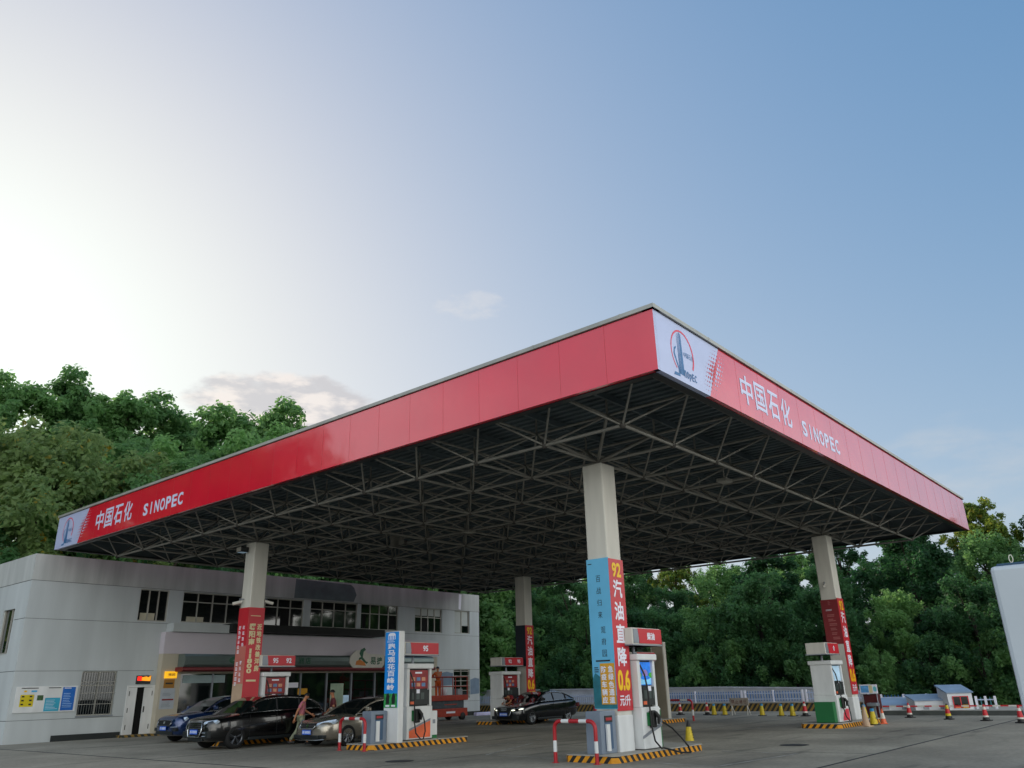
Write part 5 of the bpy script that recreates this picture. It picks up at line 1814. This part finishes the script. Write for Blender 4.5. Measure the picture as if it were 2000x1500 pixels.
# ------------------------------------------------------------------ trees
def leaf_mat(name, dark, light, autumn=None, am=0.):
    m = bpy.data.materials.new(name)
    m.use_nodes = True
    n, l = m.node_tree.nodes, m.node_tree.links
    n.remove(n['Principled BSDF'])
    out = n['Material Output']
    tc = n.new('ShaderNodeTexCoord')
    nz = n.new('ShaderNodeTexNoise')
    nz.inputs['Scale'].default_value = .55
    nz.inputs['Detail'].default_value = 5
    nz.inputs['Roughness'].default_value = .7
    l.new(tc.outputs['Object'], nz.inputs[0])
    oi = n.new('ShaderNodeObjectInfo')
    ad = n.new('ShaderNodeMath')
    ad.operation = 'MULTIPLY_ADD'
    ad.inputs[1].default_value = .5
    l.new(oi.outputs['Random'], ad.inputs[0])
    l.new(nz.outputs[0], ad.inputs[2])
    mr = n.new('ShaderNodeMapRange')
    mr.inputs[1].default_value = .45
    mr.inputs[2].default_value = 1.05
    l.new(ad.outputs[0], mr.inputs[0])
    mx = n.new('ShaderNodeMix')
    mx.data_type = 'RGBA'
    mx.inputs[6].default_value = (*dark, 1)
    mx.inputs[7].default_value = (*light, 1)
    l.new(mr.outputs[0], mx.inputs[0])
    col = mx.outputs[2]
    if autumn:
        n2 = n.new('ShaderNodeTexNoise')
        n2.inputs['Scale'].default_value = 2.2
        n2.inputs['Detail'].default_value = 4
        l.new(tc.outputs['Object'], n2.inputs[0])
        g2 = n.new('ShaderNodeMapRange')
        g2.inputs[1].default_value = .62-am
        g2.inputs[2].default_value = .72-am
        l.new(n2.outputs[0], g2.inputs[0])
        m3 = n.new('ShaderNodeMix')
        m3.data_type = 'RGBA'
        m3.inputs[7].default_value = (*autumn, 1)
        l.new(g2.outputs[0], m3.inputs[0])
        l.new(col, m3.inputs[6])
        col = m3.outputs[2]
    df = n.new('ShaderNodeBsdfPrincipled')
    df.inputs['Roughness'].default_value = .55
    df.inputs['Specular IOR Level'].default_value = .35
    tr = n.new('ShaderNodeBsdfTranslucent')
    l.new(col, df.inputs['Base Color'])
    hs = n.new('ShaderNodeHueSaturation')
    hs.inputs['Hue'].default_value = .485
    hs.inputs['Value'].default_value = 2.4
    l.new(col, hs.inputs['Color'])
    l.new(hs.outputs[0], tr.inputs[0])
    ms = n.new('ShaderNodeMixShader')
    ms.inputs[0].default_value = .5
    l.new(df.outputs[0], ms.inputs[1])
    l.new(tr.outputs[0], ms.inputs[2])
    l.new(ms.outputs[0], out.inputs[0])
    return m
LEAF_D = leaf_mat('leaf_dark', (.015, .058, .023), (.055, .14, .048))
LEAF_M = leaf_mat('leaf_mid', (.045, .115, .04), (.12, .24, .075))
LEAF_Y = leaf_mat('leaf_olive', (.085, .145, .05), (.19, .26, .09), (.32, .22, .015), -.01)
LEAF_L = leaf_mat('leaf_lit', (.035, .085, .015), (.14, .19, .025), (.26, .2, .015), .03)
BARK = mat('bark', '#2b241c', .9, var=.3, vs=6)
def crown_mesh(seed, H, rad, base, nclump, nleaf, leaf, m, droop=0.):
    rn = random.Random(seed)
    V, Fc = [], []
    clumps = []
    for i in range(nclump):
        t_ = rn.random()
        z = base*H+(H*.93-base*H)*t_
        prof = math.sin(math.pi*min(1, .12+.86*(t_**.8)))**.6
        a = rn.uniform(0, 2*math.pi)
        rr = rad*prof*math.sqrt(rn.uniform(.12, 1))*rn.uniform(.75, 1.08)
        clumps.append((Vector((rr*math.cos(a), rr*math.sin(a), z)), rn.uniform(.55, 1.1)*rad*.27))
    for c, r_ in clumps:
        k = int(nleaf*(r_/(rad*.25))**2/1.2)
        sub = [Vector((rn.gauss(0, 1), rn.gauss(0, 1), rn.gauss(0, .7))).normalized()*r_*rn.uniform(.45, 1.0) for _ in range(9)]
        for q in range(k):
            s_ = rn.choice(sub)
            d_ = Vector((rn.gauss(0, 1), rn.gauss(0, 1), rn.gauss(0, .8))).normalized()
            p = c+s_+d_*r_*.42*rn.random()**.5
            p.z -= droop*rn.random()**2
            if p.z < .05:
                continue
            nn = (d_*.7+Vector((rn.gauss(0, .5), rn.gauss(0, .5), .55+rn.gauss(0, .4)))).normalized()
            u_ = nn.cross(Vector((rn.gauss(0, 1), rn.gauss(0, 1), rn.gauss(0, 1)))).normalized()
            w_ = nn.cross(u_)
            sz = leaf*rn.uniform(.6, 1.35)
            b_ = len(V)
            V += [p-u_*sz, p-u_*sz*.15+w_*sz*.62+nn*sz*.12, p+u_*sz, p-u_*sz*.15-w_*sz*.62+nn*sz*.12]
            Fc.append((b_, b_+1, b_+2, b_+3))
    me = bpy.data.meshes.new('crown')
    me.from_pydata([tuple(v) for v in V], [], Fc)
    me.materials.append(m)
    # trunk with limbs
    b = B()
    b.tube([(0, 0, -.6), (.06, 0, H*.2), (-.05, .08, H*.45), (.05, 0, H*.75)], [H*.022, H*.017, H*.012, H*.004], BARK, 8)
    big = sorted(clumps, key=lambda q: -q[1])[:9]
    for c, r_ in big:
        z0 = max(H*.12, c.z*.55)
        s0 = Vector((0, 0, z0))
        b.tube([s0, s0.lerp(c, .5)+Vector((0, 0, .15)), c], [H*.009, H*.006, H*.002], BARK, 5)
    tm = bpy.data.meshes.new('trunk')
    tm.from_pydata(b.v, [], b.f)
    tm.materials.append(BARK)
    return me, tm
PROT = {
    'd1': crown_mesh(1, 10, 4.0, .12, 42, 845, 0.118, LEAF_D),
    'd2': crown_mesh(2, 10, 3.6, .14, 40, 845, 0.118, LEAF_M),
    'm1': crown_mesh(3, 10, 4.3, .1, 46, 804, 0.118, LEAF_M),
    'y1': crown_mesh(4, 10, 4.2, .08, 46, 845, 0.107, LEAF_Y),
    'l1': crown_mesh(5, 10, 3.8, .1, 42, 804, 0.118, LEAF_L),
    'f1': crown_mesh(6, 10, 4.6, .01, 58, 724, 0.13, LEAF_D, .8),
    'f2': crown_mesh(7, 10, 4.4, .01, 56, 724, 0.13, LEAF_M, .8),
    's1': crown_mesh(8, 4, 2.4, .02, 26, 684, 0.089, LEAF_M, .6),
    's2': crown_mesh(9, 4, 2.5, .02, 26, 684, 0.089, LEAF_D, .6),
}
rt_ = random.Random(3)
def tree(kind, x, y, h, label, group, name='tree', z=None):
    zz = hill(x, y)-.1 if z is None else z
    cat = 'shrub' if name == 'shrub' else 'tree'
    o = thing(name, label, cat, (x, y, zz), group, rt_.uniform(0, 6.28))
    s_ = h/(4 if kind[0] == 's' else 10)
    o.scale = (s_*rt_.uniform(.92, 1.1), s_*rt_.uniform(.92, 1.1), s_)
    for nm, me in zip(('crown', 'trunk'), PROT[kind]):
        c = bpy.data.objects.new(nm, me)
        COL.objects.link(c)
        c.parent = o
    return o
def at(px, top, dist):
    # bearing/height of a tree top read off the photograph -> ground position and tree height
    d_ = (fwd*F+rt2*(px-1000)+up2*(750-top)).normalized()
    k = dist/math.hypot(d_.x, d_.y)
    x, y, zt = d_.x*k, d_.y*k, CH+d_.z*k
    return x, y, (zt-hill(x, y))*.94
G1, G2_, G3 = 'trees on the wooded hill', 'trees on the right bank', 'shrubs over the low wall'
la = 'green tree on the hilltop skyline behind the station building'
for i, (px, tp_, ds, kd) in enumerate(((-190, 760, 78, 'm1'), (-60, 735, 80, 'd2'), (60, 722, 78, 'm1'), (150, 718, 80, 'm1'), (245, 742, 78, 'd2'), (335, 765, 80, 'm1'), (400, 800, 84, 'd2'), (470, 785, 76, 'm1'), (540, 775, 78, 'm1'), (620, 806, 80, 'l1'), (690, 830, 82, 'd2'), (780, 860, 82, 'm1'))):
    x, y, h = at(px, tp_, ds)
    tree(kd, x, y, max(7, h), la, G1)
lb = 'green tree on the middle slope behind the station building'
for i, (px, tp_, ds, kd) in enumerate(((-120, 880, 66, 'y1'), (330, 850, 68, 'm1'), (420, 850, 66, 'm1'), (505, 815, 68, 'm1'), (590, 850, 66, 'd2'), (700, 880, 68, 'm1'), (800, 900, 68, 'd2'), (900, 960, 68, 'm1'), (270, 830, 70, 'm1'))):
    x, y, h = at(px, tp_, ds)
    tree(kd, x, y, max(7, h), lb, G1)
lc = 'olive tree with yellowing leaves rising over the left end of the building'
for i, (px, tp_, ds, kd) in enumerate(((-150, 830, 58, 'y1'), (20, 775, 58, 'y1'), (110, 800, 56, 'y1'), (215, 815, 57, 'y1'), (300, 900, 55, 'f2'))):
    x, y, h = at(px, tp_, ds)
    tree(kd, x, y, max(7, h), lc, G1)
ld_ = 'low dark tree just behind the station building roof'
for i, (px, tp_, kd) in enumerate(((-20, 930, 'f1'), (120, 960, 'f2'), (240, 940, 'f1'), (390, 960, 'f1'), (520, 960, 'f2'), (650, 980, 'f1'), (790, 1000, 'f1'), (930, 1040, 'f1'), (1010, 1060, 'f2'))):
    x, y, h = at(px, tp_, 54)
    if y < 52.5:
        x, y, h = at(px, tp_, 54*52.5/y)
    tree(kd, x, y, max(6, h), ld_, G1)
le_ = 'dark leafy tree on the bank behind the railing'
rn_ = random.Random(12)
def row(x, y0, y1, step, kinds, h, dh, label, skip=None, grow=0.):
    y_, i_ = y0, 0
    while y_ < y1:
        if not skip or not skip[0] < y_ < skip[1]:
            tree(kinds[i_ % len(kinds)], x+rn_.uniform(-1.2, 1.2), y_+rn_.uniform(-.8, .8), h+rn_.uniform(-dh, dh)+grow*sstep(20, 2, y_), label, G2_)
        y_ += step
        i_ += 1
row(52.6, -14, 64, 4.0, ('f1', 'f2', 'f1'), 7.0, 1.2, le_)
row(57.5, -16, 66, 4.4, ('f1', 'd1', 'f2', 'f1'), 7.2, 1., 'tree in the middle of the right bank', (36.5, 39.5), .5)
row(63.5, -18, 70, 4.8, ('d1', 'l1', 'f1', 'd1', 'd2'), 6.6, 1.2, 'tree along the top edge of the right bank', (40, 43), .9)
row(70, -18, 76, 6., ('f1', 'd1', 'f2'), 6.6, 1., 'far tree behind the right bank', (43, 47), .8)
lg = 'leafy shrub hanging over the low boundary wall'
yy = -10.
i = 0
while yy < 56:
    tree(('s1', 's2')[i % 2], 49.7+rn_.uniform(-.3, .4), yy, 3.6+rn_.uniform(-.8, .8), lg, G3, 'shrub')
    yy += 2.5
    i += 1
# trees left of the frame and across the road: they are what the glossy fascia and the windows mirror
lh = 'tree beyond the left edge, mirrored in the red fascia'
for i, (x, y, h) in enumerate(((-15, 62, 19), (-10, 66, 18), (-5, 60, 20), (-1, 66, 18), (4, 61, 19), (-13, 70, 17))):
    tree(('m1', 'd1', 'f2')[i % 3], x, y, h, lh, 'trees outside the frame')
for i, (x, y, h) in enumerate(((40, -54, 5), (52, -58, 5.5), (64, -56, 4.6), (76, -60, 5.6), (90, -58, 5), (104, -62, 5.4), (28, -56, 4.6))):
    tree(('m1', 'l1', 'm1')[i % 3], x, y, h, 'tree across the road mirrored in the upper windows', 'trees outside the frame')
